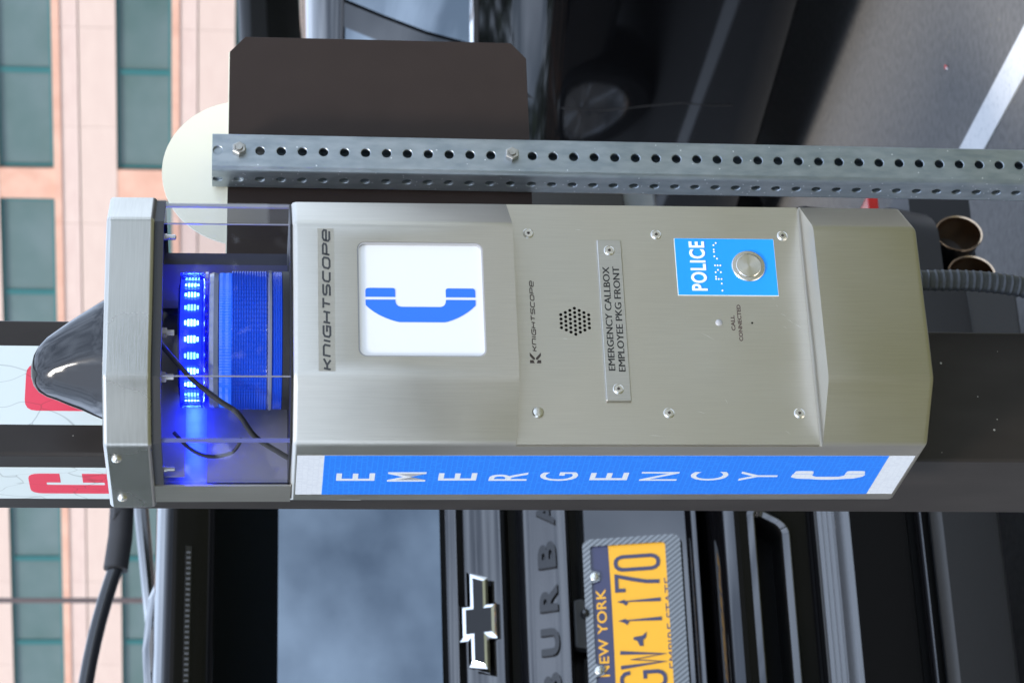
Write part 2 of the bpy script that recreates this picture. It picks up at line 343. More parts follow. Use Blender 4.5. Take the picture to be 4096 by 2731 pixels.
# far dark wood behind the photographer (unseen, added so the glossy paint mirrors dark)
def added_trees():
    vs, fs = [], []
    for i in range(44):
        if i < 26:
            a = rad(-160+i*9.0+random.uniform(-3, 3)); R = random.uniform(30, 40)
            cx, cy = R*math.sin(a), -abs(R*math.cos(a))-4
            h = random.uniform(4.2, 6.6)
        else:                                               # unseen trees added at the left to darken the steel's reflections
            a = rad(-8-(i-26)*3.4+random.uniform(-1, 1)); R = random.uniform(34, 42); cx, cy = R*math.sin(a), R*math.cos(a); h = random.uniform(7, 11)
        for k in range(420):
            t = random.random(); rr = 3.0*math.sqrt(random.random())
            b = random.uniform(0, 2*math.pi); z = h*(.12+.88*t); rr *= math.sqrt(max(.05, 1-(t-.35)**2/.5))
            p = Vector((cx+rr*math.cos(b), cy+rr*math.sin(b), z)); s = random.uniform(.25, .5)
            u = Vector((random.gauss(0, 1), random.gauss(0, 1), random.gauss(0, 1))).normalized(); w = u.orthogonal().normalized()
            o = len(vs); vs += [p+u*s, p+w*s*.7, p-u*s, p-w*s*.7]; fs.append((o, o+1, o+2, o+3))
        o = len(vs); vs += [(cx-.15, cy, 0), (cx+.15, cy, 0), (cx+.1, cy, h*.7), (cx-.1, cy, h*.7)]; fs.append((o, o+1, o+2, o+3))
    ob = MB().add(vs, fs).build('added_trees', 'added_leaf'); ob['kind'] = 'stuff'; ob['label'] = 'unseen dark green wood added round the lawn and left of the car park for reflections'; ob['category'] = 'trees'
added_trees()

# ================================================================== CALL BOX (local frame: x across, y back from front, z up)
BZ = 1.069
def cl(X, Z): return X-(1.0789-.0067*(Z-BZ))
box = thing('emergency_callbox', (1.0789, 2.39, BZ), 'brushed steel emergency callbox with lit blue beacon and white phone sign on brown pole', 'callbox')
ORG[box] = Vector((0, 2.39, BZ)); box.rotation_euler = (0, -.0067, 0)
HW, FW, YF, YD, YB = .134, .084, 2.19, 2.24, 2.389
def octo(e=0., yb=YB): return [(-HW-e, yb), (-HW-e, YD-e*.4), (-FW-e*.4, YF-e), (FW+e*.4, YF-e), (HW+e, YD-e*.4), (HW+e, yb)]
Zmap = lambda u, v, d: (u, v, d)
FR = lambda y: (lambda u, v, d: (u, y-d, v))          # facing -Y
LS = lambda x: (lambda u, v, d: (x-d, -u, v))         # facing -X ; u = -Y
hs = MB().prism(octo(), Zmap, BZ, 1.700).build('housing', 'steel', box, bevel=.006, bseg=4)
c1 = MB().box(-.3, .3, 2.0, YD+.0035, 1.176, 1.481).build('c', 'steel', box)
wz0, wz1, wx = 1.5117, 1.6362, .0622
c2 = MB().prism(rrect(-wx, wx, wz0, wz1, .008), FR(2.30), 0, .2).build('c', 'steel', box)
bake(hs, [c1, c2])
# door
door = MB().box(-.1328, .1328, YD, YD+.003, 1.1785, 1.4845).build('door_panel', 'steel_door', box, bevel=.0006)
def torx(X, Z, y, parent, r=.0052):
    mp = lambda a, b, h: (X+a, y-h, Z+b)
    s = MB().lathe([(r*1.08, -.0003), (r*1.08, .0002), (r*.96, .0006), (r*.9, .0004), (r*.78, .0012), (0, .0013)], mp, 24).build('screw', 'screw', parent, smooth=True)
    pts = []
    for i in range(12):
        q = r*(.40 if i % 2 == 0 else .22); pts.append((q*math.cos(i*math.pi/6), q*math.sin(i*math.pi/6)))
    MB().prism([(X+a, Z+b) for a, b in pts], FR(y), .0013, .0015).build('screw_socket', 'dark_hole', parent)
for sx in (-1, 1):
    for z in (1.4592, 1.3277, 1.1963): 
        if sx == -1 and z > 1.4:
            MB().lathe([(.0058, -.0002), (.0058, .0012), (.0048, .0026), (.0018, .0032), (0, .0032)], lambda a, b, h: (-.0991+a, YD-h, z-.0008+b), 28).build('rivet', 'screw', door, smooth=True)
        else: torx(.0993*sx, z, YD, door)
# speaker holes: hexagon of holes
mb = MB()
for i in range(-3, 4):
    n = 7-abs(i)
    for j in range(n):
        X = .0006+(j-(n-1)/2)*.0048; Z = 1.4163-i*.0047
        mb.lathe([(.0016, .0003), (0, .0003)], lambda a, b, h: (X+a, YD-h, Z+b), 12)
mb.build('speaker_holes', 'dark_hole', door)
MB().lathe([(.0011, .0003), (0, .0003)], lambda a, b, h: (cl(1.0777, 1.236)+a, YD-h, 1.236+b), 12).build('microphone_hole', 'dark_hole', door)
MB().lathe([(.0036, 0), (.0036, .0006), (.003, .0014), (.0012, .0022), (0, .0023)], lambda a, b, h: (cl(1.0776, 1.27)+a, YD-h, 1.27+b), 20).build('call_lamp', 'acrylic_rim', door, smooth=True)
text('CALL', FR(YD), cl(1.069, 1.257), cl(1.086, 1.257), 1.2536, 1.2577, 'lettering', 'ink_brown', door, .00025, .03)
text('CONNECTED', FR(YD), cl(1.0574, 1.249), cl(1.098, 1.249), 1.2466, 1.2507, 'lettering', 'ink_brown', door, .00025, .03)
strokes('KNIGHTSCOPE', FR(YD), cl(1.0437, 1.459), cl(1.1215, 1.459), 1.4563, 1.4609, .0009, 'lettering', 'ink_brown', door, .0003)
lg = MB(); lx, lz = cl(1.0306, 1.458), 1.4525            # angular mark left of the word
for pts in ([(0, .0112), (.0032, .0112), (.0032, .0078), (0, .0066)], [(.0038, .0078), (.0080, .0112), (.0116, .0112), (.0056, .0062), (.0038, .0062)],
            [(0, .0046), (.0032, .0034), (.0032, 0), (0, 0)], [(.0038, .0052), (.0056, .0052), (.0116, 0), (.0080, 0), (.0038, .0034)]):
    lg.prism([(lx+a, lz+b) for a, b in pts], FR(YD), .0001, .0003)
lg.build('logo_mark', 'ink_brown', door)
mb = MB()
for i, (xa, ya, xb, yb_) in enumerate(((1425, 1080, 1530, 1140), (2015, 935, 2065, 960), (2060, 975, 2110, 1010), (2110, 1010, 2165, 1045), (1965, 820, 1990, 830), (1990, 870, 2005, 890), (2025, 1030, 2060, 1050), (1700, 940, 1730, 950), (565, 318, 620, 326), (1973, 1788, 2012, 1819), (996, 1823, 1098, 1830), (1350, 1650, 1420, 1672), (430, 1130, 470, 1136), (1560, 1560, 1580, 1600))):
    q = [Vector((.0993-(y-350)*.000151, 1.3280-(x-1154)*.000141)) for x, y in ((xa, ya), (xb, yb_))]
    t = (q[1]-q[0]).normalized(); nn = Vector((-t.y, t.x))*.00022; m_ = (q[0]+q[1])/2+nn*1.5
    mb.add([(p.x, YD-.00006-i*.000002, p.y) for p in (q[0], m_+nn, q[1], m_-nn)], [(0, 1, 2, 3)])
mb.build('scratches', mat('bright_scratch', (.80, .79, .76), .35, 1), door)['kind'] = 'stuff'
# name plate
npx0, npx1 = cl(.9892, 1.377), cl(1.1680, 1.377)
npl = MB().box(npx0, npx1, YD-.0034, YD-.0002, 1.3648, 1.3900).build('name_plate', 'plate_steel', box, bevel=.0009)
torx(cl(1.1556, 1.377), 1.3777, YD-.0034, npl); torx(cl(1.0018, 1.377), 1.3773, YD-.0034, npl)
text('EMERGENCY CALLBOX', FR(YD-.0034), cl(1.0219, 1.38), cl(1.1367, 1.38), 1.3791, 1.3859, 'lettering', 'ink_black', npl, .0003, 0)
text('EMERGENCY CALLBOX', FR(YD-.0034), cl(1.0223, 1.38), cl(1.1371, 1.38), 1.3791, 1.3859, 'lettering', 'ink_black', npl, .00036, 0)
text('EMPLOYEE PKG FRONT', FR(YD-.0034), cl(1.0209, 1.37), cl(1.1371, 1.37), 1.3689, 1.3757, 'lettering', 'ink_black', npl, .0003, 0)
text('EMPLOYEE PKG FRONT', FR(YD-.0034), cl(1.0213, 1.37), cl(1.1375, 1.37), 1.3689, 1.3757, 'lettering', 'ink_black', npl, .00036, 0)
# police label with button
px0, px1 = cl(1.1078, 1.258), cl(1.1726, 1.258)
pl = MB().box(px0, px1, YD-.0010, YD-.0001, 1.2062, 1.3096).build('police_label', 'white_edge', box)
MB().box(px0+.0004, px1-.0003, YD-.0012, YD-.0009, 1.2066, 1.3093).build('label_face', 'police_blue', pl)
text('POLICE', FR(YD-.0012), cl(1.1127, 1.287), cl(1.1686, 1.287), 1.2788, 1.2951, 'lettering', 'white_print', pl, .0007, .022, 1.12)
mb = MB(); rows = {'t': 1.2692, 'm': 1.2666, 'l': 1.2638}
for y, rr in ((1197, 'l'), (1056, 'l'), (963, 'tml'), (918, 't'), (825, 'tl'), (778, 'm'), (687, 'tml'), (548, 'm'), (500, 't'), (410, 't'), (363, 't'), (272, 't'), (228, 'm')):
    X = cl(1.1132, 1.266)+(1197-y)*5.583e-5
    for q in rr: mb.lathe([(.0010, .0012), (.0009, .0016), (.0005, .0019), (0, .002)], lambda a, b, h: (X+a, YD-h, rows[q]+b), 10)
mb.build('braille_dots', 'white_print', pl, smooth=True)
bxc, bzc = cl(1.1411, 1.235), 1.2350
BM = lambda a, b, h: (bxc+a, YD-h, bzc+b)
bt = MB().lathe([(.0174, .0009), (.0174, .0022), (.0166, .0031), (.0134, .0033), (.0132, .0024)], BM, 48, ).build('button', 'screw', box, smooth=True)
spun = mat('spun_steel', (.72, .70, .65), .26, 1, aniso=.85)
spun.node_tree.nodes['Principled BSDF'].inputs['Anisotropic Rotation'].default_value = .25
tg = spun.node_tree.nodes.new('ShaderNodeTangent'); tg.direction_type = 'RADIAL'; tg.axis = 'Y'
spun.node_tree.links.new(tg.outputs[0], spun.node_tree.nodes['Principled BSDF'].inputs['Tangent'])
pc = MB().lathe([(.0129, -.002), (.0129, .0034), (.0124, .0038), (0, .0039)], lambda a, b, h: (a, -h, b), 48).build('button_cap', spun, None, smooth=True)
pc.parent = bt; pc.location = (bxc-0, YD-2.39, bzc-BZ); ORG[pc] = ORG[box]
# KNIGHT.. decal on the upper front
dc = MB().box(cl(.9970, 1.667), cl(1.1512, 1.667), YF-.00035, YF-.0001, 1.6587, 1.6747).build('brand_decal', 'steel', box)
strokes('KNIGHTSCOPE', FR(YF-.00035), cl(.9983, 1.667), cl(1.1494, 1.667), 1.6622, 1.6707, .0020, 'lettering', 'ink_grey', dc, .0003)
# phone sign
sg = MB().prism(rrect(-wx+.0002, wx-.0002, wz0+.0002, wz1-.0002, .0078), FR(YF+.0045), -.004, 0).build('phone_sign', 'sign_white', box)
rim_o, rim_i = rrect(-wx+.0001, wx-.0001, wz0+.0001, wz1-.0001, .0078), rrect(-wx+.0016, wx-.0016, wz0+.0016, wz1-.0016, .0066)
n = len(rim_o); mb = MB()
mb.add([(u, YF+.0008, v) for u, v in rim_o]+[(u, YF+.0008, v) for u, v in rim_i]+[(u, YF+.0044, v) for u, v in rim_i], [(i, (i+1) % n, n+(i+1) % n, n+i) for i in range(n)]+[(n+i, n+(i+1) % n, 2*n+(i+1) % n, 2*n+i) for i in range(n)])
mb.build('acrylic_rim', 'acrylic_rim', sg)
o = .0016
main = [(.0022, 1.6284), (-.0030, 1.6284)]+bez((-.0040, 1.6280), (-.0158, 1.6172), (-.0212, 1.5985))+[(-.0218, 1.5955), (-.0218, 1.5515)]+bez((-.0212, 1.5485), (-.0158, 1.5320), (-.0036, 1.5208))+[(-.0025, 1.5205), (.0024, 1.5205), (.0024, 1.5496)]+bez((.0018, 1.5497), (-.0053, 1.5500), (-.0054, 1.5564))+bez((-.0054, 1.5926), (-.0053, 1.5992), (.0018, 1.5993))+[(.0024, 1.5993)]
mb = MB()
IP = FR(YF+.0045)
mb.prism([(a-o, b) for a, b in main], IP, .0002, .0006)
mb.prism([(.0054-o, 1.5993), (.0150-.002-o, 1.5993), (.0150-.0006-o, 1.5999), (.0150-o, 1.6013), (.0150-o, 1.6258), (.0150-.0008-o, 1.6276), (.0150-.0026-o, 1.6284), (.0054-o, 1.6284)], IP, .0002, .0006)
mb.prism([(.0054-o, 1.5205), (.0150-.0026-o, 1.5205), (.0150-.0008-o, 1.5212), (.0150-o, 1.5230), (.0150-o, 1.5476), (.0150-.0006-o, 1.549), (.0150-.002-o, 1.5496), (.0054-o, 1.5496)], IP, .0002, .0006)
mb.build('handset_symbol', 'sign_blue', sg)
# EMERGENCY strip on the left side
XL = -HW
sp = LS(XL)
y0, y1 = 2.2655, 2.3680
st = MB().prism([(-y1, 1.0756), (-y0, 1.0756), (-y0, 1.6938), (-y1, 1.6938)], sp, .0001, .0003).build('emergency_strip', 'refl_white', box)
MB().prism([(-y1, 1.1026), (-y0, 1.1026), (-y0, 1.6672), (-y1, 1.6672)], sp, .0003, .0005).build('blue_field', 'refl_blue', st)
zt = 1.6538
for i, c in enumerate('EMERGENCY'):
    w = {'E': .0195, 'M': .0245, 'R': .0215, 'G': .0225, 'N': .0230, 'C': .0225, 'Y': .0245}[c]
    cy = 2.3205-.00025*i
    a = 1.6538-.05115*i
    text(c, sp, -cy-w/2, -cy+w/2, a-.0384, a, 'letter', 'refl_white', st, .00062, .005)
cyh = 2.315
hp = [(-.012, .076), (-.016, .070), (-.017, .060)]+bez((-.017, .056), (-.0215, .038), (-.017, .020))+[(-.016, .010), (-.011, .002), (-.006, 0), (-.0045, .001), (-.0045, .021), (-.0085, .0215), (-.0115, .026), (-.0115, .050), (-.0085, .0545), (-.0045, .055), (-.0045, .0755)]
hh = MB().prism([(-cyh+.006+a, 1.1158+b) for a, b in hp], sp, .0005, .00062)
for z0, z1 in ((.0012, .0215), (.0545, .0748)): hh.prism([(-cyh+.006-.0037, 1.1158+z0), (-cyh+.006+.0030, 1.1158+z0+.001), (-cyh+.006+.0040, 1.1158+z0+.004), (-cyh+.006+.0040, 1.1158+z1-.004), (-cyh+.006+.0030, 1.1158+z1-.001), (-cyh+.006-.0037, 1.1158+z1)], sp, .0005, .00062)
hh.build('handset_symbol', 'refl_white', st)
# beacon compartment
MB().prism(octo(-.0035), Zmap, 1.700, 1.7015).build('compartment_floor', 'black', box)
fm = MB().box(-HW, -HW+.002, 2.3465, YB, 1.6985, 1.834)
fm.box(-HW+.002, .050, YB-.002, YB, 1.6985, 1.834)
fm.build('rear_frame', 'steel', box)
ip = MB().box(-.128, .062, 2.352, 2.354, 1.7018, 1.783).build('interior_plate', 'interior', box)
MB().box(-.128, .05, 2.335, 2.337, 1.804, 1.829).build('bracket_plate', 'interior', box)
MB().box(.028, .1215, 2.334, 2.339, 1.7018, 1.829).build('beacon_bracket', mat('dark_bracket_plastic', (.035, .035, .05), .35), box)
MB().box(.050, .100, 2.318, 2.3335, 1.7018, 1.829).build('bracket_rib', mat('dark_blue_plastic', (.07, .07, .13), .3), box)
MB().prism(octo(-.004), Zmap, 1.829, 1.833).build('compartment_ceiling', mat('ceiling_plastic', (.06, .06, .07), .4), box)
for X, Y in ((-.004, 2.262), (-.052, 2.262)):
    nb = MB().lathe([(.0075, 1.829), (.0075, 1.827), (.0058, 1.827), (.0058, 1.822), (.0032, 1.822), (.0032, 1.815), (0, 1.815)], lambda a, b, h: (X+a, Y+b, h), 6).build('ceiling_bolt', 'screw', box)
for X, Y in ((.078, 2.215), (-.124, 2.325)):
    MB().lathe([(.0035, 1.829), (.0035, 1.822), (.0026, 1.822), (.0026, 1.814), (0, 1.813)], lambda a, b, h: (X+a, Y+b, h), 12).build('standoff_screw', 'screw', box, smooth=True)
# clear lens : flat panels with visible thick edges
lo = octo(-.003, 2.385)
mb = MB()
for i in range(5):
    (x0, ya), (x1, yb_) = lo[i], lo[i+1]
    mb.add([(x0, ya, 1.7015), (x1, yb_, 1.7015), (x1, yb_, 1.829), (x0, ya, 1.829)], [(0, 1, 2, 3)])
lens = mb.build('clear_lens', 'lens', box)
for i in range(1, 5):
    x, y = lo[i]; q = .0032 if i in (1, 4) else .0012
    d = Vector((0-x, 2.30-y)).normalized()*q
    MB().prism([(x+d.x-q*.5, y+d.y-q*.5), (x+d.x+q*.5, y+d.y-q*.5), (x+d.x+q*.5, y+d.y+q*.5), (x+d.x-q*.5, y+d.y+q*.5)], Zmap, 1.7016, 1.8289).build('lens_edge', 'lens_edge' if i == 1 else 'lens_edge_clear', lens)
mb = MB()                                                   # gasket
for i in range(5):
    (x0, ya), (x1, yb_) = octo(-.0015)[i], octo(-.0015)[i+1]
    (x2, yc), (x3, yd) = octo(-.008)[i], octo(-.008)[i+1]
    mb.add([(x0, ya, 1.825), (x1, yb_, 1.825), (x3, yd, 1.825), (x2, yc, 1.825), (x0, ya, 1.834), (x1, yb_, 1.834)], [(0, 1, 2, 3), (0, 1, 5, 4)])
mb.build('gasket', 'rubber', box)
cap = MB().prism(octo(.0022, 2.401), Zmap, 1.8335, 1.8805).build('cap', 'steel_cap', box, bevel=.0045, bseg=4)
for yy, zz in ((2.2697, 1.8684), (2.3718, 1.8668)):
    MB().lathe([(.0052, 0), (.0052, .001), (.0042, .0026), (.002, .0034), (.0018, .0024), (0, .0024)], lambda a, b, h: (-HW-.0022-h, yy+a, zz+b), 24).build('screw', 'screw', cap, smooth=True)
# beacon
bc = (0.0, 2.288); BR = .0685
BMp = lambda a, b, h: (bc[0]+a, bc[1]+b, h)
be = MB().lathe([(.060, 1.7020), (.060, 1.806), (.055, 1.811), (0, 1.811)], BMp, 48).build('beacon', 'beacon_core', box, smooth=True)
def ribbed(z0, z1, r, nz, seg, amp, zamp):
    mb = MB(); vs = []; fs = []
    zs = []
    for k in range(nz):
        zs += [(z0+(z1-z0)*k/nz, 0), (z0+(z1-z0)*(k+.5)/nz, zamp)]
    zs.append((z1, 0)); n = len(zs)
    for i in range(seg*2):
        a = math.pi*i/seg; rr = r+(amp if i % 2 else 0)
        vs += [BMp((rr+d)*math.cos(a), (rr+d)*math.sin(a), z) for z, d in zs]
    for i in range(seg*2):
        j = (i+1) % (seg*2)
        fs += [(i*n+k, j*n+k, j*n+k+1, i*n+k+1) for k in range(n-1)]
    return mb.add(vs, fs)
ribbed(1.7865, 1.8095, BR-.002, 10, 120, .0007, .0007).build('led_section_lens', 'beacon_blue', be)
MB().lathe([(BR-.004, 1.7815), (BR+.0005, 1.7815), (BR+.0005, 1.7845), (BR-.003, 1.7862)], BMp, 64).build('ring', 'beacon_blue', be, smooth=True)
MB().lathe([(BR-.0045, 1.7705), (BR-.0015, 1.7715), (BR, 1.776), (BR-.0015, 1.7805), (BR-.006, 1.7812)], BMp, 64).build('smooth_band', 'beacon_smooth', be, smooth=True)
ribbed(1.7585, 1.7705, BR-.002, 2, 140, .0009, .0004).build('upper_lens', 'beacon_rib_lit', be)
ribbed(1.7235, 1.7585, BR-.001, 14, 90, .0012, .0013).build('lower_lens', 'beacon_rib', be)
MB().lathe([(BR-.004, 1.7185), (BR+.002, 1.7190), (BR+.0025, 1.7215), (BR-.001, 1.7232)], BMp, 64).build('base_ring', 'beacon_smooth', be, smooth=True)
ribbed(1.7085, 1.7185, BR, 6, 90, .0002, .0009).build('base_lens', 'beacon_rib', be)
MB().lathe([(.066, 1.7016), (BR+.001, 1.7016), (BR+.001, 1.7083), (.064, 1.7083)], BMp, 64).build('base', 'black', be, smooth=True)
for i in range(24):
    a = 2*math.pi*i/24+.10; q = Matrix.Rotation(a, 4, 'Z')
    mb = MB()
    for k in range(5):
        z = 1.7905+k*.0030; w = .0034 if k in (1, 2, 3) else .0022
        vs = [q @ Vector((.0625, s*w, z+t)) for s, t in ((-1, 0), (1, 0), (1, .0018), (-1, .0018))]
        mb.add([(v.x+bc[0], v.y+bc[1], v.z) for v in vs], [(0, 1, 2, 3)])
    mb.build('led', 'led_hot' if i % 3 else 'led', be)
MB().lathe([(.0606, 1.7875), (.0606, 1.8085)], BMp, 48, caps=False).build('led_glow', mat('led_glow', (.02, .05, .5), .3, emit=(.02, .04, 1.0), estr=2.6), be, smooth=True)  # emissive sleeve added behind the LEDs to widen their glow
# wiring in the compartment
def spline(P, step):
    out = []
    for i in range(len(P)-1):
        p0, p1, p2, p3 = [Vector(P[max(0, min(len(P)-1, j))]) for j in (i-1, i, i+1, i+2)]
        n = max(2, int((p2-p1).length/step))
        for k in range(n):
            t = k/n; out.append(.5*((2*p1)+(-p0+p2)*t+(2*p0-5*p1+4*p2-p3)*t*t+(-p0+3*p1-3*p2+p3)*t**3))
    out.append(Vector(P[-1])); return out
MB().tube(spline([(-.035, 2.225, 1.826), (-.050, 2.23, 1.812), (-.068, 2.235, 1.795), (-.085, 2.245, 1.770), (-.094, 2.255, 1.752), (-.108, 2.28, 1.735), (-.116, 2.30, 1.712), (-.118, 2.31, 1.702)], .004), .0028, 10).build('cable', 'rubber', box, smooth=True)
MB().tube(spline([(-.095, 2.30, 1.815), (-.112, 2.305, 1.797), (-.117, 2.31, 1.778), (-.112, 2.31, 1.757), (-.102, 2.30, 1.748)], .004), .0019, 8).build('cable', 'rubber', box, smooth=True)
# antenna
def antenna():
    prof = [(1.8806, -.081, .036, .056), (1.886, -.0800, .0345, .055), (1.895, -.0765, .0285, .051), (1.906, -.0715, .0215, .046), (1.918, -.0675, .0135, .040), (1.930, -.0630, .0050, .033), (1.940, -.0600, -.0020, .027), (1.948, -.0560, -.0100, .020), (1.953, -.0500, -.0190, .013), (1.9555, -.0420, -.0285, .006)]
    vs, fs, sg_ = [], [], 40
    for z, a, b, dy in prof:
        for k in range(sg_):
            t = 2*math.pi*k/sg_; c, s_ = math.cos(t), math.sin(t)
            e = .82; c2 = math.copysign(abs(c)**e, c); s2 = math.copysign(abs(s_)**e, s_)
            vs.append(Vector(((a+b)/2+(b-a)/2*c2+.0015, 2.290+dy*s2, z)))
    nrm = Vector((-.62, -.72, .30)).normalized(); c0 = nrm.dot(Vector((-.047, 2.2565, 1.918)))
    vs = [v-nrm*max(0, nrm.dot(v)-c0) for v in vs]
    for i in range(len(prof)-1):
        for k in range(sg_): fs.append((i*sg_+k, i*sg_+(k+1) % sg_, (i+1)*sg_+(k+1) % sg_, (i+1)*sg_+k))
    fs.append(tuple(range((len(prof)-1)*sg_, len(prof)*sg_)))
    MB().add(vs, fs).build('antenna', 'antenna', box, smooth=True, angle=30)
antenna()
# conduit
P = [(1.1735, 2.33, 1.072), (1.1735, 2.33, 1.03), (1.1740, 2.33, .985), (1.1715, 2.332, .94), (1.1640, 2.336, .89), (1.150, 2.345, .82), (1.130, 2.36, .70), (1.115, 2.37, .52), (1.11, 2.372, .30), (1.11, 2.372, .10)]
pp = spline(P, .0013)
pp = [p-Vector((1.0789, 0, 0)) for p in pp]; 
acc = 0; rr = []
for i, p in enumerate(pp):
    if i: acc += (p-pp[i-1]).length
    t = (acc/.0083) % 1; rr.append(.0112+(.0007 if t < .3 else 0)-.0004*t)
MB().tube(pp, rr, 16).build('conduit', 'conduit', box, smooth=True, angle=50)

# ================================================================== BROWN POLE
pole = thing('square_pole', (1.0675, 2.466, 0), 'square dark bronze pole with white and red vinyl letters carrying the callbox', 'pole')
MB().box(.991, 1.1435, 2.3905, 2.5415, 0, 3.2).build('shaft', 'brown_paint', pole, bevel=.004, bseg=3)
def cshape(w, h, t, gap0, gap1, r):
    o_ = rrect(0, w, 0, h, r, 4); return o_
def letter_c(mp, u0, v1, w, h, slot, parent):
    # condensed C : left stem, top and bottom bars, two short right stems
    t = (w-slot)/2; mb = MB(); v0 = v1-h; r = t*.55
    outer = [(u0+w, v1-.34*h)]+[(u0+w, v1-r)]+bez((u0+w, v1-r), (u0+w, v1), (u0+w-r, v1), 4)+bez((u0+r, v1), (u0, v1), (u0, v1-r), 4)+bez((u0, v0+r), (u0, v0), (u0+r, v0), 4)+bez((u0+w-r, v0), (u0+w, v0), (u0+w, v0+r), 4)+[(u0+w, v1-.58*h), (u0+w-t, v1-.58*h)]+[(u0+w-t, v0+.19*h), (u0+w-t-slot*.5, v0+.185*h), (u0+t, v0+.19*h), (u0+t, v1-.19*h), (u0+w-t-slot*.5, v1-.185*h), (u0+w-t, v1-.19*h), (u0+w-t, v1-.34*h)]
    mb.prism(outer, mp, .0004, .0006)
    return mb.build('letter_c', 'sticker_red', parent)
sf = MB().box(1.0245, 1.1133, 2.3901, 2.3904, 1.62, 2.6).build('front_sticker', 'sticker_white', pole)
letter_c(FR(2.3905), 1.0400, 1.9700, .0530, .100, .007, sf)
ss = MB().box(.9906, .9909, 2.4232, 2.5100, 1.62, 2.6).build('side_sticker', 'sticker_white', pole)
letter_c(LS(.991), -2.4945, 1.9680, .0550, .096, .007, ss)
MB().box(.972, 1.162, 2.371, 2.561, .1, .125).build('base_plate', 'brown_paint', pole, bevel=.003)

# ================================================================== GALVANISED SIGN POST
post = thing('sign_post', (1.4945, 2.6705, 0), 'perforated galvanised steel post with brown sign back and cream disc bolted on', 'sign post')
PX0, PX1, PY0, PY1, PT = 1.4692, 1.5198, 2.6450, 2.6956, 1.7880
def perforated():
    mb = MB(); seg = 20; pitch = .0254; rh = .0056; bw = .0072
    zc0 = 1.7812
    corner = [(-.0253, -.0183), (-.0248, -.0210), (-.0233, -.0233), (-.0210, -.0248), (-.0183, -.0253)]
    ring2 = []
    for k in range(4):
        q = Matrix.Rotation(k*math.pi/2, 2); ring2 += [q @ Vector(c) for c in corner]
    nR = len(ring2); cx, cy = (PX0+PX1)/2, (PY0+PY1)/2
    zl = [PT]+[zc0-pitch*(i+.5) for i in range(70) if zc0-pitch*(i+.5) > 0]+[0]
    # corner strips
    for k in range(4):
        for j in range(4):
            a, b = ring2[k*5+j], ring2[k*5+j+1]
            mb.add([(cx+a.x, cy+a.y, PT), (cx+b.x, cy+b.y, PT), (cx+b.x, cy+b.y, 0), (cx+a.x, cy+a.y, 0)], [(0, 1, 2, 3)])
    sides = [((0, -1), (1, 0)), ((1, 0), (0, 1)), ((0, 1), (-1, 0)), ((-1, 0), (0, -1))]
    hw = .0183
    for (nx, ny), (tx, ty) in sides:
        f = lambda u, d, z: (cx+nx*(.0253-d)+tx*u, cy+ny*(.0253-d)+ty*u, z)
        for i in range(len(zl)-1):
            zt_, zb_ = zl[i], zl[i+1]; zc = zc0-pitch*i
            if zt_-zb_ < .020 or zb_ < .3:
                if i > 0 or zt_-zb_ < .012:
                    mb.add([f(-hw, 0, zt_), f(hw, 0, zt_), f(hw, 0, zb_), f(-hw, 0, zb_)], [(0, 1, 2, 3)]); continue
            oc = []
            for k in range(seg):
                a = 2*math.pi*k/seg+math.pi/4; c, s_ = math.cos(a), math.sin(a)
                m_ = max(abs(c), abs(s_)); u = c/m_*hw; v = s_/m_; z = zc+(v*(zt_-zc) if v > 0 else v*(zc-zb_))
                oc.append((u, z, c, s_))
            vs = [f(u, 0, z) for u, z, c, s_ in oc]+[f(c*(rh+.0007), 0, zc+s_*(rh+.0007)) for u, z, c, s_ in oc]+[f(c*rh, .0006, zc+s_*rh) for u, z, c, s_ in oc]+[f(c*rh, .0028, zc+s_*rh) for u, z, c, s_ in oc]
            fs = []
            for k in range(seg):
                k2 = (k+1) % seg
                for r_ in range(3): fs.append((r_*seg+k, r_*seg+k2, (r_+1)*seg+k2, (r_+1)*seg+k))
            mb.add(vs, fs)
    h = .0225                                               # rim of the top end
    t0 = [(cx+v.x, cy+v.y, PT) for v in ring2]; t1 = [(cx+v.x*.89, cy+v.y*.89, PT) for v in ring2]; t2 = [(cx+v.x*.89, cy+v.y*.89, PT-.05) for v in ring2]
    mb.add(t0+t1+t2, [(i, (i+1) % nR, nR+(i+1) % nR, nR+i) for i in range(nR)]+[(nR+i, nR+(i+1) % nR, 2*nR+(i+1) % nR, 2*nR+i) for i in range(nR)])
    o_ = mb.build('post', 'galv', post)
    for p in o_.data.polygons: p.use_smooth = True
    o_.data.set_sharp_from_angle(angle=rad(30))
perforated()
for zb_ in (1.7558, 1.4256):
    bx_ = 1.4945
    bo = MB().tube([(bx_, 2.6345, zb_), (bx_, 2.7066, zb_)], .0040, 14).build('bolt', 'nut', post, smooth=True)
    MB().lathe([(.0040, .0003), (.0088, .0003), (.0088, .0066), (.0078, .0074), (.0052, .0074), (.0045, .0066)], lambda a, b, h: (bx_+a, PY0-h, zb_+b), 6).build('nut', 'nut', bo)
    MB().lathe([(0, 0), (.008, 0), (.008, .004), (0, .005)], lambda a, b, h: (bx_+a, 2.7066+h, zb_+b), 12).build('bolt_head', 'nut', bo)
SX0, SX1, SZ0, SZ1 = 1.3015, 1.6875, 1.3963, 1.7694; ch, cv = .0225, .0190
MB().prism([(SX0+ch, SZ0), (SX1-ch, SZ0), (SX1, SZ0+cv), (SX1, SZ1-cv), (SX1-ch, SZ1), (SX0+ch, SZ1), (SX0, SZ1-cv), (SX0, SZ0+cv)], FR(2.6990), -.0000, .0020).build('sign_panel', 'sign_back', post, bevel=.0003, bseg=1)
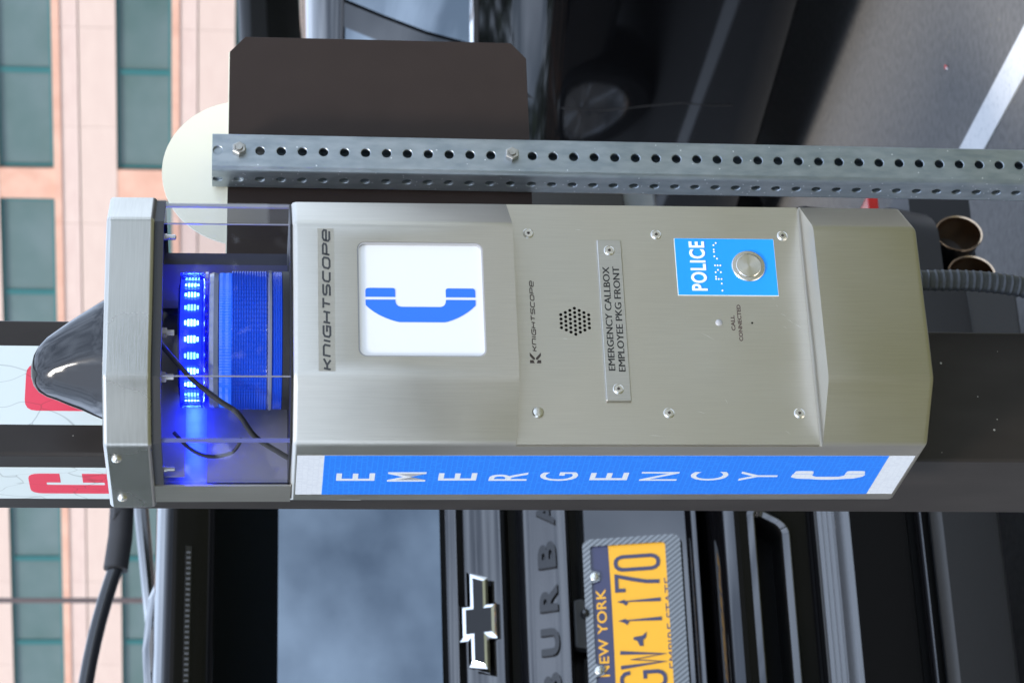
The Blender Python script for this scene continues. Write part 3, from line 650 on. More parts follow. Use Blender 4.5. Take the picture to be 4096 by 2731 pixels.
MB().prism([(SX0+ch, SZ0+.001), (SX1-ch, SZ0+.001), (SX1-.001, SZ0+cv), (SX1-.001, SZ1-cv), (SX1-ch, SZ1+.0013), (SX0+ch, SZ1+.0013), (SX0+.001, SZ1-cv), (SX0+.001, SZ0+cv)], FR(2.6996), 0, .0005).build('sign_face', 'cream', post)
dp = [(1.4950+.1003*math.cos(2*math.pi*k/72), 1.7492+.1003*math.sin(2*math.pi*k/72)) for k in range(72)]
MB().prism(dp, FR(2.7016), .0, .0020).build('disc_panel', 'cream', post)
mb = None
for i, (s_, z0_, len_) in enumerate((('TELESPAR', 1.352, .034), ('TELESPAR', 1.095, .034), ('TELESPAR', .838, .034))):
    text(s_, lambda u, v, d: (PX0+.0048-v*.7, PY0-.00005-d+max(0, v-.0005)*.35, u), z0_-len_, z0_, 0.0, .0052, 'stamped_lettering', 'galv', post, .0002, 0)

# ================================================================== PARKED SUV (rear seen past the pole)
CX = 1.462
suv = thing('parked_suv', (CX, 5.9, 0), 'glossy black SUV with yellow number plate parked behind the callbox', 'car')
X_PIX, Y_PIX = 2048., 1365.5
def zray(x, Y, y=2060.):                                    # height of picture column x on the upright plane Y
    d = Fv+cxv*((x-X_PIX)/10000)-cyv*((y-Y_PIX)/10000); return CAMH+d.z*(Y/d.y)
def plan(X):
    a = abs(X-CX); return .020*a*a+(9.0*(a-.70)**2 if a > .70 else 0)
XS = [CX-.92+1.84*i/60 for i in range(61)]
def sweep(pts, name, m, parent=suv, xs=None, smooth=True, shade_mat=None):
    # strips that face level or down get their shade as a flat black colour, gap seals included, built as a mesh of their own
    xs = xs or XS; n = len(pts)
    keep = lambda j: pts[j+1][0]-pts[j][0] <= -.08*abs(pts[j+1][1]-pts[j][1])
    out = None
    for part in ((0, 1) if shade_mat else (0,)):
        vs = []; fs = []
        for X in xs: vs += [(X, Y+plan(X), Z) for Y, Z in pts]
        for i in range(len(xs)-1): fs += [(i*n+j, i*n+j+1, (i+1)*n+j+1, (i+1)*n+j) for j in range(n-1) if not shade_mat or keep(j) == (part == 0)]
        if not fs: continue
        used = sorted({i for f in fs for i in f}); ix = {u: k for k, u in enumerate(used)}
        o_ = MB().add([vs[u] for u in used], [tuple(ix[i] for i in f) for f in fs]).build(name if part == 0 else name+'_seal', m if part == 0 else shade_mat, parent, smooth=smooth)  # the '_seal' mesh is gap seals and shade as flat black
        out = out or o_
    return out
def xr(a, b, n=24): return [a+(b-a)*i/n for i in range(n+1)]
def arc(p0, c, p1, n=6): return bez(p0, c, p1, n)
# spoiler + glass
sweep([(4.293, zray(862, 4.293)), (4.287, zray(850, 4.287)), (4.279, zray(775, 4.279)), (4.274, zray(720, 4.274)), (4.273, zray(694, 4.273))]+arc((4.273, zray(694, 4.273)), (4.273, zray(672, 4.273)), (4.296, zray(660, 4.296)))+arc((4.30, zray(658, 4.30)), (4.34, zray(640, 4.34)+.004), (4.42, 1.911))+[(4.60, 1.913)], 'spoiler', 'spoiler_black', xs=xr(CX-.66, CX+.66))
sweep([(4.50, 1.830), (4.40, 1.815), (4.2935, zray(862, 4.293)+.0002)], 'spoiler_underside', 'black', xs=xr(CX-.66, CX+.66))
sweep([(4.279, zray(772, 4.279)), (4.2755, zray(770, 4.275)), (4.2735, zray(747, 4.2735)), (4.277, zray(744, 4.277))], 'brake_lamp', 'smoke_lens', xs=xr(CX-.135, CX+.135, 40))
mbx = MB()
for i in range(26):
    X = CX-.13+.26*i/26; mbx.box(X, X+.004, 4.2725+plan(X), 4.2765+plan(X), zray(766, 4.275), zray(750, 4.275))
mbx.build('brake_lamp_ribs', mat('brake_rib', (.06,.062,.065), .3), suv)['kind'] = 'stuff'
sweep([(4.505, 1.829)]+[(4.505-.145*t, 1.829+(zray(1757, 4.36)-1.829)*t) for t in [i/8 for i in range(1, 9)]], 'rear_window', 'car_glass', xs=xr(CX-.68, CX+.68))
for sx in (-1, 1): MB().prism([(4.32, 1.885), (4.56, 1.885), (4.50, 1.40), (4.36, 1.38)], lambda u, v, d: (CX+sx*(.78+d-.25*(v-1.38)), u+.02, v), -.06, .06).build('window_pillar', 'paint', suv, bevel=.01)
# tailgate strips (profile read from top to bottom)
gate = [(4.372, zray(1757, 4.372)), (4.372, zray(1776, 4.372)), (4.334, zray(1779, 4.334)-.0005), (4.326, zray(1813, 4.326)), (4.325, zray(1822, 4.325)), (4.330, zray(1846, 4.33))]
tg_ = sweep(gate, 'tailgate_upper_trim', 'paint', smooth=True, shade_mat='seal_shade')
sweep([(4.331, zray(1846, 4.331)), (4.326, zray(1856, 4.326)), (4.315, zray(1900, 4.315)), (4.299, zray(1950, 4.299)), (4.283, zray(1990, 4.283)), (4.281, zray(1999, 4.281)), (4.290, zray(2012, 4.290)), (4.335, zray(2030, 4.335)), (4.335, zray(2064, 4.335))], 'tailgate', 'paint', shade_mat='seal_shade')
ga = [(4.335, zray(2060, 4.335)), (4.318, zray(2066, 4.318)), (4.311, zray(2080, 4.311)), (4.302, zray(2130, 4.302)), (4.290, zray(2190, 4.290)), (4.281, zray(2235, 4.281)), (4.279, zray(2258, 4.279)), (4.284, zray(2265, 4.284)), (4.345, zray(2272, 4.345))]
sweep(ga, 'garnish', 'trim_grey', shade_mat='seal_shade')
sweep([(4.345, zray(2268, 4.345)), (4.345, zray(2306, 4.345)), (4.336, zray(2309, 4.336)), (4.254, zray(2738, 4.254)), (4.246, zray(2748, 4.246)), (4.231, zray(2772, 4.231)), (4.229, zray(2781, 4.229)), (4.26, zray(2786, 4.26))], 'plate_panel', 'paint', shade_mat='seal_shade')
# bumper
bp_ = [(4.30, zray(2790, 4.30)), (4.22, zray(2838, 4.22)), (4.206, zray(2846, 4.206)), (4.186, zray(2880, 4.186)), (4.166, zray(2925, 4.166)), (4.162, zray(2934, 4.162)), (4.163, zray(2955, 4.163))]
sweep(bp_, 'bumper_upper', 'paint', shade_mat='seal_shade')
zA, zB = zray(2955, 4.163), zray(3256, 4.178)
# recessed panel: face with a rounded-slot opening
rz0, rz1 = zray(3160, 4.17), zray(2985, 4.17); rx0, rx1 = CX-.300, CX+.186
ol = rrect(rx0, rx1, rz0, rz1, .028, 5); il = rrect(rx0+.020, rx1-.020, rz0+.0185, rz1-.0165, .013, 5)
mb = MB(); n = len(ol); YR = lambda z: 4.163+.015*(zA-z)/(zA-zB)
def slant(L): return [(u-(.040*(1-(v-rz0)/(rz1-rz0)) if u > CX else 0), v) for u, v in L]
ol = slant(ol); il = slant(il)
def ring(a, fa, b, fb): mb.add([(u, fa(v)+plan(u), v) for u, v in a]+[(u, fb(v)+plan(u), v) for u, v in b], [(i, (i+1) % n, n+(i+1) % n, n+i) for i in range(n)])
big = []
for u, v in ol:                                             # project slot outline onto an outer rectangle
    cu, cv_ = (rx0+rx1)/2, (rz0+rz1)/2; a, b = (u-cu)/((rx1-rx0)/2), (v-cv_)/((rz1-rz0)/2); m_ = max(abs(a), abs(b))
    big.append((cu+a/m_*((rx1-rx0)/2+.02), cv_+b/m_*((zA-zB)/2) if True else 0))
big = [(u, min(zA, max(zB, v+(zA+zB)/2-(rz0+rz1)/2))) for u, v in big]
ring(big, YR, ol, YR); mb_face = mb; mb = MB()
ol1 = rrect(rx0+.008, rx1-.008, rz0+.004, rz1-.010, .019, 5); ol2 = rrect(rx0+.010, rx1-.010, rz0+.006, rz1-.012, .018, 5); ol3 = rrect(rx0+.018, rx1-.018, rz0+.017, rz1-.015, .014, 5)
ol1, ol2, ol3 = slant(ol1), slant(ol2), slant(ol3)
ring(ol, YR, ol1, lambda v: YR(v)-.0065); ring(ol1, lambda v: YR(v)-.0065, ol2, lambda v: YR(v)-.0065); ring(ol2, lambda v: YR(v)-.0065, ol3, lambda v: YR(v)+.0005)
mb.build('recess_rim', 'paint', suv, smooth=True, angle=25); mb = MB()
ring(ol3, lambda v: YR(v)+.0006, il, lambda v: YR(v)+.03)
fl = slant(rrect(rx0+.03, rx1-.026, rz0+.021, rz1-.019, .008, 5))
ring(il, lambda v: YR(v)+.03, fl, lambda v: YR(v)+.075); mb.add([(u, YR(v)+.075+plan(u), v) for u, v in fl], [tuple(range(n))])
mb.build('bumper_recess', 'seal_shade', suv, smooth=True); mb = mb_face
for a, b in ((CX-.92, rx0-.02), (rx1+.02, CX+.92)):
    xs = xr(a, b, 16); k = len(mb.v); vs = []
    for X in xs: vs += [(X, 4.163+plan(X), zA), (X, 4.178+plan(X), zB)]
    mb.add(vs, [(2*i, 2*i+1, 2*i+3, 2*i+2) for i in range(16)])
mb.build('bumper_panel', 'spoiler_black', suv, smooth=True)
# step pad : ribbed upper face
sp0, sp1 = (4.178, zB), (4.150, zray(3262, 4.15))
pts = [sp0, (4.176, zray(3262, 4.176)), (4.160, zray(3268, 4.16))]
zr = zray(3268, 4.16)
sweep(pts, 'step_lip', 'trim_matte')
rib = []; Yc, xp = 4.160, 3268
for k in range(5):
    for dy, dz in ((0, 0), (-.002, .0022), (-.007, .0020), (-.0095, -.0012)):
        rib.append((Yc+dy, zray(xp, 4.16)-.0105*(4.16-Yc)/.05*3.2+dz))
    Yc -= .0105
rib += [(4.104, zray(3335, 4.104)), (4.080, zray(3372, 4.080)), (4.076, zray(3384, 4.076)), (4.075, zray(3396, 4.075))]
sweep(rib, 'step_pad', 'step_pad')
sweep([(4.0752, zray(3394, 4.075)), (4.078, zray(3420, 4.078)), (4.086, zray(3500, 4.086)), (4.098, zray(3600, 4.098)), (4.104, zray(3622, 4.104)), (4.112, zray(3626, 4.112)), (4.118, zray(3652, 4.118)), (4.106, zray(3657, 4.106)), (4.096, zray(3672, 4.096)), (4.092, zray(3683, 4.092)), (4.093, zray(3690, 4.093)), (4.112, zray(3712, 4.112))], 'bumper_face', 'paint', shade_mat='seal_shade')
sweep([(4.112, zray(3711, 4.112)), (4.100, zray(3722, 4.10)), (4.082, zray(3750, 4.082)), (4.076, zray(3768, 4.076)), (4.080, zray(3800, 4.08)), (4.105, zray(3960, 4.105)), (4.115, zray(3985, 4.115)), (4.22, zray(4010, 4.2)), (4.40, .300)], 'bumper_skirt', 'trim_matte', xs=xr(CX-.92, CX+.60, 30))
sweep([(4.112, zray(3711, 4.112)), (4.100, zray(3722, 4.10)), (4.082, zray(3750, 4.082)), (4.076, zray(3768, 4.076)), (4.10, .44), (4.20, .425), (4.42, .42)], 'bumper_corner_skirt', 'trim_matte', xs=xr(CX+.60, CX+.92, 14))
MB().box(CX-.9, CX+.9, 4.45, 9.2, .30, .42).build('underbody', 'trim_matte', suv)
MB().box(CX-.96, CX+.96, 4.52, 6.0, .42, 1.36).build('inner_body', 'black', suv)
# emblem
def bow(s, t): return [(-1.0*s-t, -.19-t*1.4), (-.36, -.19-t*1.4) if 0 else (-.33-t, -.19-t), (-.33-t, -.345-t), (.33+t, -.345-t), (.33+t, -.19-t), (.86+t, -.19-t), (1.0+t*1.6, .19+t), (.33+t, .19+t), (.33+t, .345+t), (-.33-t, .345+t), (-.33-t, .19+t), (-.86-t, .19+t), (-1.0-t*1.6, -.19-t)]
bow_o = [(-1.0, -.20), (-.34, -.20), (-.34, -.36), (.34, -.36), (.34, -.20), (.84, -.20), (1.0, .20), (.34, .20), (.34, .36), (-.34, .36), (-.34, .20), (-.84, .20)]
bow_i = [(-.84, -.095), (-.235, -.095), (-.235, -.245), (.235, -.245), (.235, -.095), (.765, -.095), (.84, .095), (.235, .095), (.235, .245), (-.235, .245), (-.235, .095), (-.765, .095)]
bow_m = [((a+c)/2*1.0, (b+d)/2) for (a, b), (c, d) in zip(bow_o, bow_i)]
ez = 1.3235; sc = .0985
EM = lambda u, v, d: (CX-.003+u*sc, 4.300+.36*(v*sc)-d, ez+v*sc*.93)
emb = thing('x', (0, 0, 0), 'x', 'x'); bpy.data.objects.remove(emb)
n = len(bow_o)
bow_m = [(a*.93 if abs(a) > .5 else a-math.copysign(.050, a), b-math.copysign(.055, b)) for a, b in bow_o]
mb = MB().add([EM(u, v, .0) for u, v in bow_o]+[EM(u, v, .006) for u, v in bow_o]+[EM(u, v, .0125) for u, v in bow_m]+[EM(u, v, .0145) for u, v in bow_i]+[EM(u, v, .011) for u, v in bow_i],
              [(r_*n+i, r_*n+(i+1) % n, (r_+1)*n+(i+1) % n, (r_+1)*n+i) for r_ in range(4) for i in range(n)])
em = mb.build('emblem', 'chrome', suv)
MB().prism(bow_i, EM, .010, .0122).build('emblem_inset', 'bowtie_in', em)
# badge letters on the garnish
def gY(z):
    for (ya, za), (yb, zb) in zip(ga, ga[1:]):
        if zb <= z <= za: return ya+(yb-ya)*(za-z)/(za-zb)
    return 4.28
for i, c in enumerate('SUBURBAN'):
    X = CX-.001+(i-3.5)*.0835; w = .051
    text(c, lambda u, v, d: (u, gY(v)+plan(u)-d+.0005, v), X-w/2, X+w/2, 1.1790, 1.2100, 'badge_letter', 'letter_blk', suv, .0075, .035)
# number plate
th = rad(11.5); pcx, pcz, pcy = CX-.009, 1.0375, 4.280
PMp = lambda u, v, d: (pcx+u, pcy+v*math.sin(th)-d*math.cos(th), pcz+v*math.cos(th)+d*math.sin(th)*-1*-1)
fo = rrect(-.1625, .1625, -.0900, .0900, .014, 5); fi = rrect(-.1485, .1485, -.0620, .0760, .006, 5); n = len(fo)
mb = MB().add([PMp(u, v, .004) for u, v in fo]+[PMp(u, v, .011) for u, v in fo]+[PMp(u, v, .012) for u, v in fi]+[PMp(u, v, .006) for u, v in fi], [(r_*n+i, r_*n+(i+1) % n, (r_+1)*n+(i+1) % n, (r_+1)*n+i) for r_ in range(3) for i in range(n)])
frm = mb.build('plate_frame', 'carbon', suv)
pla = MB().prism(rrect(-.150, .150, -.074, .077, .006), PMp, .002, .0072).build('number_plate', 'plate_yel', suv)
band = [(-.1484, .0762), (-.1484, .0430)]+bez((-.1484, .0430), (0, .0400), (.1484, .0430), 14)+[(.1484, .0762)]
MB().prism(band, PMp, .0073, .0076).build('plate_band', 'plate_blue', pla)
text('NEW YORK', PMp, -.100, .066, .0515, .0695, 'lettering', 'plate_yel', pla, .0079, .012, 1.05)
def ptext(s_, a, b, z0, z1, bold): text(s_, lambda u, v, d: PMp(u, v, .0073+d), a, b, z0, z1, 'lettering', 'plate_blue', pla, .0015, bold)
PG = {'1': [[(.30, .78), (.58, .86), (.58, 1), (.58, 0)]], '7': [[(0, .80), (0, 1), (1, 1), (.72, .62), (.52, .30), (.48, 0)]],
      '0': [[(.5, 1), (.26, .985), (.09, .93), (.0, .84), (0, .16), (.09, .07), (.26, .015), (.5, 0), (.74, .015), (.91, .07), (1, .16), (1, .84), (.91, .93), (.74, .985), (.5, 1)]],
      'G': [[(1, .80), (.93, .92), (.74, .985), (.5, 1), (.26, .985), (.09, .93), (0, .84), (0, .16), (.09, .07), (.26, .015), (.5, 0), (.74, .015), (.91, .07), (1, .16), (1, .46), (.56, .46)]],
      'W': [[(0, 1), (.24, 0), (.5, .72), (.76, 0), (1, 1)]]}
def pglyph(c, u, w, z0, z1, t):
    mbp = MB(); lift = 0
    for pl in PG[c]:
        P_ = [Vector((u-w/2+p[0]*w, z0+p[1]*(z1-z0))) for p in pl]; n_ = len(P_); A_, B_ = [], []
        closed = (P_[0]-P_[-1]).length < 1e-6
        for i in range(n_):
            d0 = (P_[i]-P_[i-1]).normalized() if i else ((P_[0]-P_[-2]).normalized() if closed else (P_[1]-P_[0]).normalized())
            d1 = (P_[i+1]-P_[i]).normalized() if i < n_-1 else ((P_[1]-P_[0]).normalized() if closed else d0)
            tt = (d0+d1).normalized(); nn = Vector((-tt.y, tt.x)); sc_ = min(1.5, 1/max(.4, tt.dot(d0)))
            A_.append(P_[i]+nn*(t/2*sc_)); B_.append(P_[i]-nn*(t/2*sc_))
        for h0, h1 in ((.0073, .0087),):
            vs_ = [PMp(p.x, p.y, h1) for p in A_]+[PMp(p.x, p.y, h1) for p in B_]+[PMp(p.x, p.y, h0) for p in A_]+[PMp(p.x, p.y, h0) for p in B_]
            mbp.add(vs_, [(i, i+1, n_+i+1, n_+i) for i in range(n_-1)]+[(i, i+1, 2*n_+i+1, 2*n_+i) for i in range(n_-1)]+[(n_+i, n_+i+1, 3*n_+i+1, 3*n_+i) for i in range(n_-1)])
    mbp.build('plate_character', 'plate_blue', pla)
for c, u, w in (('G', -.110, .028), ('W', -.0715, .028), ('1', .001, .020), ('1', .0375, .020), ('7', .0745, .028), ('0', .1125, .025)): pglyph(c, u, w, -.0475, .031, .0066)
ny = [(-.016, -.014), (-.004, -.013), (.002, -.020), (.014, -.022), (.006, -.012), (.004, .006), (-.001, .007), (-.004, -.001), (-.016, -.006)]
MB().prism([(u*.85-.033, v*.85) for u, v in ny], PMp, .0073, .0086).build('state_outline', 'plate_blue', pla)
text('EMPIRE STATE', lambda u, v, d: PMp(u, v, .0073+d), -.092, .080, -.0705, -.0560, 'lettering', 'plate_blue', pla, .0003, .0, 1.05)
for sx in (-1, 1):
    tab = MB().prism([(.089*sx+a, .074+b) for a, b in ((-.014, .006), (-.008, -.013), (.008, -.013), (.014, .006))], PMp, .0085, .0118).build('frame_tab', 'carbon', frm)
    MB().lathe([(.0075, .0118), (.0075, .0135), (.005, .0150), (0, .0152)], lambda a, b, h: PMp(.089*sx+a, .0705+b, h), 16).build('plate_screw', 'screw', frm, smooth=True)
MB().prism([(-.055, 1.110), (.030, 1.110), (.045, 1.130), (.040, 1.150), (-.050, 1.150)], lambda u, v, d: (CX+u, 4.325-d, v), 0, .03).build('latch_pad', 'trim_matte', suv, bevel=.006)
MB().lathe([(.0, .016), (.006, .014), (.009, .006), (.009, 0)], lambda a, b, h: (CX+.012+a, 4.295-h, 1.128+b), 16).build('camera_lens', 'gloss_black', suv, smooth=True)
# exhaust tips
for ex, ez_ in ((2.245, .356), (2.157, .340)):
    ax = Vector((.10, -1, -.10)).normalized(); sdv = ax.cross(Vector((0, 0, 1))).normalized(); upv = sdv.cross(ax); c0 = Vector((ex, 4.25, ez_))
    def TM(a, b, h, c0=c0): 
        q = c0+sdv*a+upv*b+ax*(h-(b*.20-a*.15 if h > -.05 else 0)); return q
    t_ = MB().lathe([(.0445, -.16), (.0445, -.001), (.0462, .0), (.0440, .001)], TM, 40, caps=False).build('exhaust_tip', 'tip_out', suv, smooth=True)
    MB().lathe([(.0462, .0002), (.0450, .0024), (.0425, .0012), (.0405, -.02), (.037, -.14), (0, -.141)], TM, 40, caps=False).build('tip_bore', 'tip_in', t_, smooth=True)
MB().box(1.95, 2.42, 4.33, 4.5, .30, .425).build('exhaust_recess', 'black', suv)
MB().prism([(1.62, .30), (2.06, .30), (2.085, .33), (2.10, .40), (1.62, .40)], FR(4.14), 0, .02).build('valance', 'trim_matte', suv, bevel=.006)
MB().prism(rrect(2.16, 2.300, .528, .550, .008), FR(4.20), -.06, .012).build('reflector', 'red_lens', suv, bevel=.003)
for sx in (-1, 1):
    tl = MB().prism(rrect(0, .15, .93, 1.52, .03), lambda u, v, d: (CX+sx*(.83+u), 4.36+.8*u*u+.9*u*.3-d+.10*max(0, v-1.2), v), -.10, .02).build('tail_lamp', 'lamp_lens', suv, bevel=.01)
    MB().prism(rrect(.03, .12, 1.0, 1.45, .02), lambda u, v, d: (CX+sx*(.83+u), 4.338+.8*u*u+.9*u*.3-d+.10*max(0, v-1.2), v), 0, .012).build('lamp_insert', 'smoke_lens', tl, bevel=.004)
# sides, roof, wheels
AXR, AXF, WR = 5.40, 8.40, .425
def side_outline():
    pts = [(4.66, .50), (4.95, .46)]
    for a0 in (AXR, AXF):
        pts += [(a0-.47*math.cos(t), .40+.47*math.sin(t)) for t in [math.pi*i/14 for i in range(15)]]
        if a0 == AXR: pts += [(6.2, .36), (7.9, .36)]
    pts += [(9.3, .45), (9.62, .60), (9.68, 1.02), (9.5, 1.20), (8.0, 1.27), (4.70, 1.36), (4.62, 1.20), (4.60, .8)]
    return pts
for sx in (-1, 1):
    o_ = MB().prism(side_outline(), lambda u, v, d: (CX+sx*(.995+d-.05*max(0, v-.95)**1.5*2-.06*max(0, .62-v)), u, v), -.03, 0).build('body_side', 'paint', suv)
    MB().prism([(4.55, 1.36), (7.55, 1.28), (7.05, 1.72), (6.4, 1.80), (4.72, 1.80)], lambda u, v, d: (CX+sx*(.98+d-.42*(v-1.28)), u, v), -.02, 0).build('side_window', 'car_glass', suv)
    MB().tube([(CX+sx*.66, 4.60, 1.955), (CX+sx*.66, 4.75, 1.985), (CX+sx*.66, 6.9, 1.985), (CX+sx*.66, 7.05, 1.945)], .018, 10).build('roof_rail', 'gloss_black', suv, smooth=True)
roofp = [(-.76, 1.80), (-.72, 1.85), (-.62, 1.89), (-.45, 1.904), (-.17, 1.909), (-.13, 1.924), (0, 1.934), (.10, 1.927), (.138, 1.912), (.17, 1.908), (.45, 1.903), (.62, 1.888), (.72, 1.85), (.76, 1.80)]
vs, fs, n = [], [], len(roofp); ys = [4.44, 4.47, 4.6, 5.4, 6.4, 7.0]
dzs = [-.016, -.002, 0, .004, -.002, -.06]
for y, dz in zip(ys, dzs): vs += [(CX+u, y, v+dz) for u, v in roofp]
for i in range(len(ys)-1): fs += [(i*n+j, i*n+j+1, (i+1)*n+j+1, (i+1)*n+j) for j in range(n-1)]
MB().add(vs, fs).build('roof', 'paint', suv, smooth=True)
MB().add([(CX-.78, 6.95, 1.86), (CX+.78, 6.95, 1.86), (CX+.86, 7.95, 1.27), (CX-.86, 7.95, 1.27)], [(0, 1, 2, 3)]).build('windscreen', 'car_glass', suv)
MB().add([(CX-.95, 7.9, 1.26), (CX, 7.9, 1.30), (CX+.95, 7.9, 1.26), (CX-.93, 9.5, 1.12), (CX, 9.6, 1.18), (CX+.93, 9.5, 1.12)], [(0, 1, 4, 3), (1, 2, 5, 4)]).build('bonnet', 'paint', suv, smooth=True)
cb = []
for t in [i/20 for i in range(21)]:
    u = -1+2*t; cb.append((CX+u*.435, 5.2, 2.090-.066*u*u))
MB().tube(cb, .0165, 14).build('roof_crossbar', 'gloss_black', suv, smooth=True)
for sx in (-1, 1):
    MB().tube([(CX+sx*.425, 5.2, 2.026), (CX+sx*.50, 5.2, 2.018), (CX+sx*.60, 5.2, 2.016)], .027, 14).build('crossbar_sleeve', 'rubber', suv, smooth=True)
    MB().prism([(.53, 2.035), (.62, 2.035), (.70, 1.98), (.69, 1.95), (.62, 1.97), (.57, 1.995)], lambda u, v, d: (CX+sx*u, 5.2+d, v), -.028, .028).build('crossbar_foot', 'rubber', suv, bevel=.006)
def wheel(parent, X, Y, sx, R=WR, nsp=6):
    mp = lambda a, b, h: (X+sx*h, Y+a, R+b)
    w = MB().lathe([(R*.66, -.02), (R*.70, .005), (R*.90, .015), (R*.98, -.01), (R, -.06), (R, -.22), (R*.96, -.26), (R*.66, -.26)], mp, 48, closed=True).build('tyre', 'tyre', parent, smooth=True)
    rm = MB().lathe([(R*.66, -.01), (R*.655, .004), (R*.62, .0), (R*.60, -.03), (R*.58, -.16), (.02, -.17)], mp, 48).build('rim', 'chrome_sat', w, smooth=True)
    for i in range(nsp):
        for s2 in (-.16, .16):
            a0 = 2*math.pi*i/nsp; a1 = a0+s2
            p = [(R*.10*math.cos(a0+q)*1.0, R*.10*math.sin(a0+q)) for q in (-.5, .5)]+[(R*.63*math.cos(a1+q), R*.63*math.sin(a1+q)) for q in (.06, -.06)]
            MB().prism(p, lambda u, v, d: (X+sx*d, Y+u, R+v), -.035, -.004).build('spoke', 'chrome', w, bevel=.004)
    MB().lathe([(R*.17, -.05), (R*.17, -.002), (R*.12, .003), (0, .004)], mp, 24).build('hub_cap', 'chrome_sat', w, smooth=True)
for sx in (-1, 1):
    for Y in (AXR, AXF): wheel(suv, CX+sx*1.0, Y, sx)

# ================================================================== NEIGHBOUR CAR
car = thing('parked_car', (4.60, 5.9, 0), 'dark glossy parked car whose side mirrors the wheels of the black SUV', 'car')
sec = [(3.80, .22), (3.735, .25), (3.716, .285), (3.713, .34), (3.710, .37), (3.698, .46), (3.689, .57), (3.682, .68), (3.677, .80), (3.676, .87), (3.680, .915), (3.692, .955), (3.712, .995), (3.728, 1.04), (3.742, 1.10), (3.748, 1.125)]
YS = [4.0+4.4*i/44 for i in range(45)]
def bow_in(Y): return .018*(Y-6.0)**2
def sweepY(pts, name, m, parent=car, ys=None, dz=None):
    ys = ys or YS; n = len(pts); vs = []; fs = []
    for Y in ys: vs += [(X+bow_in(Y), Y, Z-(Y-5.8)*(.085 if Z > .9 else .044+.041*max(0, (Z-.3)/.6))*(.35 if Z > 1.2 else 1)) for X, Z in pts]
    for i in range(len(ys)-1): fs += [(i*n+j, i*n+j+1, (i+1)*n+j+1, (i+1)*n+j) for j in range(n-1)]
    return MB().add(vs, fs).build(name, m, parent, smooth=True)
sweepY(sec, 'body_side', 'paint_b')
sweepY([(3.752, 1.122), (3.742, 1.126), (3.741, 1.141), (3.755, 1.150)], 'belt_trim', 'chrome', dz=1)
gl = [(3.757, 1.125), (3.800, 1.26), (3.850, 1.38), (3.905, 1.50)]
def lerpY(z): return 0
def yp(z): return 6.045+.02*(z-1.2)                          # rear edge of the pillar
sweepY(gl, 'door_window', 'car_glass', ys=[4.6+i*(6.03-4.6)/14 for i in range(15)])
sweepY([(x-.006, z) for x, z in gl], 'pillar', 'paint_b', ys=[6.03, 6.06, 6.10, 6.16])
sweepY(gl, 'quarter_window', 'car_glass', ys=[6.16, 6.3, 6.5, 6.7])
sweepY([(3.899, 1.497), (3.902, 1.512), (3.912, 1.530), (3.935, 1.556), (3.985, 1.585), (4.10, 1.612), (4.4, 1.632), (5.0, 1.63)], 'roof', 'paint_b', ys=[4.5, 5.0, 5.4, 5.8, 6.1, 6.4, 6.7])
sweepY([(3.897, 1.490), (3.894, 1.494), (3.896, 1.500), (3.902, 1.503)], 'window_seal', 'rubber', ys=[4.6+i*.15 for i in range(15)])
seam = [(Y, z) for Y, z in ((6.205, .96), (6.225, .84), (6.235, .72), (6.215, .60), (6.205, .50), (6.235, .40), (6.245, .34))]
def xsec(z):
    for (x0, z0), (x1, z1) in zip(sec, sec[1:]):
        if z0 <= z <= z1: return x0+(x1-x0)*(z-z0)/max(1e-6, z1-z0)
    return 3.7
MB().tube([(xsec(z+.06*(Y-5.8))+bow_in(Y)+.0012, Y, z) for Y, z in seam], .0032, 6).build('door_seam', 'black', car)
MB().box(3.82, 5.4, 4.1, 8.3, .24, 1.05).build('inner_body', 'black', car)
MB().box(3.95, 5.3, 4.7, 6.6, 1.05, 1.50).build('cabin', 'black', car)
for Y in (4.55, 7.45):
    wheel(car, 3.76, Y, -1, .33, 5)
wheel(car, 5.35, 4.55, 1, .33, 5); wheel(car, 5.35, 7.45, 1, .33, 5)

# ================================================================== DARK VAN BEYOND
van = thing('parked_van', (9.2, 13.4, 0), 'tall black van parked beyond the dark car', 'van')
MB().prism([(11.2, .35), (15.6, .35), (15.7, .9), (14.6, 1.15), (13.9, 1.78), (11.5, 1.84), (11.2, 1.7)], lambda u, v, d: (d, u, v), 7.6, 9.5).build('body', mat('van_paint', (.004, .004, .004), .3, spec=.15), van, bevel=.08, bseg=3)
for a, b in ((11.45, 12.3), (12.4, 13.2), (13.3, 14.0)):
    MB().prism([(a, 1.12), (b, 1.12), (b-.05, 1.66), (a+.05, 1.68)], lambda u, v, d: (7.6+.001-d, u, v), 0, .012).build('window', mat('van_glass', (.002, .002, .002), .1, spec=.2), van)
for Y in (12.0, 14.7): wheel(van, 7.62, Y, -1, .36, 5)

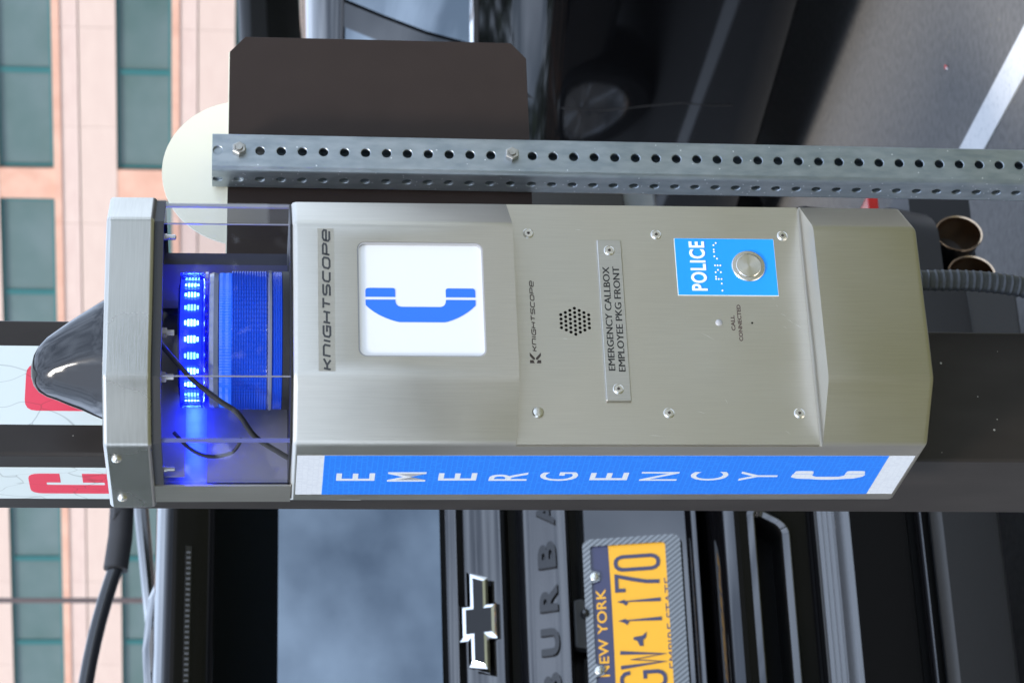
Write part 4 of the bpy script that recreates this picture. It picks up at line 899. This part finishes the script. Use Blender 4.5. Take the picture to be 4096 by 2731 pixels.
# ================================================================== OFFICE BUILDING
bd = rad(48); BD = Vector((math.cos(bd), -math.sin(bd), 0)); BN = Vector((-math.sin(bd), -math.cos(bd), 0)); B0 = Vector((38.706, 70.692, 0))
bld = thing('office_building', B0, 'pink stone office building with bands of teal framed windows in the distance', 'building')
def bm_(u, v, d): 
    p = B0+BD*u+BN*d; return (p.x, p.y, v)
def bblock(s0, s1, z0, z1, d0, d1, name, m, parent=bld): return MB().prism([(s0, z0), (s1, z0), (s1, z1), (s0, z1)], bm_, d0, d1).build(name, m, parent)
bblock(-40, 22, 0, 17, -9, -.6, 'core', 'stone')
wins = [.58, 4.274, 7.975, 11.67]
edgesL = [-.63-3.235*i for i in range(11)]; edgesR = [.42+3.17*i for i in range(6)]
lev = 0.
for wz in wins:
    top = wz+1.737
    for nm, z0, z1, d, m in (('panel_course', lev, wz-.83, 0, 'stone_b'), ('panel_course', wz-.79, wz-.245, .0, 'stone'), ('sill_course', wz-.24, wz, .06, 'salmon')):
        if z1-z0 < .1: continue
        xs = [-37+3.235*i for i in range(18)]
        for a, b in zip(xs, xs[1:]): bblock(a+.004, b-.004, z0, z1, -.6, d, nm, m)
    bblock(-.60, .40, wz, top, -.6, -.02, 'pier', 'salmon')
    for E_ in (edgesL, edgesR):
        for a, b in zip(E_, E_[1:]):
            a, b = min(a, b), max(a, b)
            f = bblock(a+.02, b-.02, wz+.05, top-.07, -.5, -.22, 'window', 'bld_glass')
            mb = MB()
            for s0, s1, z0, z1 in ((a, a+.09, wz, top), (b-.09, b, wz, top), (a+.09, b-.09, wz, wz+.09), (a+.09, b-.09, top-.11, top)): mb.prism([(s0, z0), (s1, z0), (s1, z1), (s0, z1)], bm_, -.55, -.16)
            mb.build('window_frame', 'teal', f)
    lev = top
bblock(-37, 20, lev, 17, -.6, 0, 'parapet', 'stone')

# thin lamp pole in front of the building
dl = Fv+cxv*((300-X_PIX)/10000)-cyv*((2400-Y_PIX)/10000); lp = Vector((0, 0, CAMH))+dl*38
lamp = thing('lamp_pole', (lp.x, lp.y, 0), 'thin dark lamp pole standing in front of the pink building', 'lamp pole')
MB().tube([(lp.x, lp.y, 0), (lp.x, lp.y, 7.5)], [.05, .036], 12).build('shaft', 'dark_metal', lamp, smooth=True)
MB().box(lp.x-.5, lp.x+.25, lp.y-.12, lp.y+.12, 7.45, 7.6).build('lamp_head', 'dark_metal', lamp, bevel=.03)

# scrap of litter on the asphalt
li = thing('litter_scrap', (3.256, 5.268, 0), 'tiny red and white paper scrap on the asphalt', 'litter')
MB().add([(3.252, 5.258, .004), (3.262, 5.264, .008), (3.259, 5.277, .005), (3.249, 5.270, .007)], [(0, 1, 2), (0, 2, 3)]).build('red_piece', 'red_paper', li)
MB().add([(3.243, 5.254, .004), (3.250, 5.256, .008), (3.246, 5.265, .005)], [(0, 1, 2)]).build('white_piece', 'white_print', li)
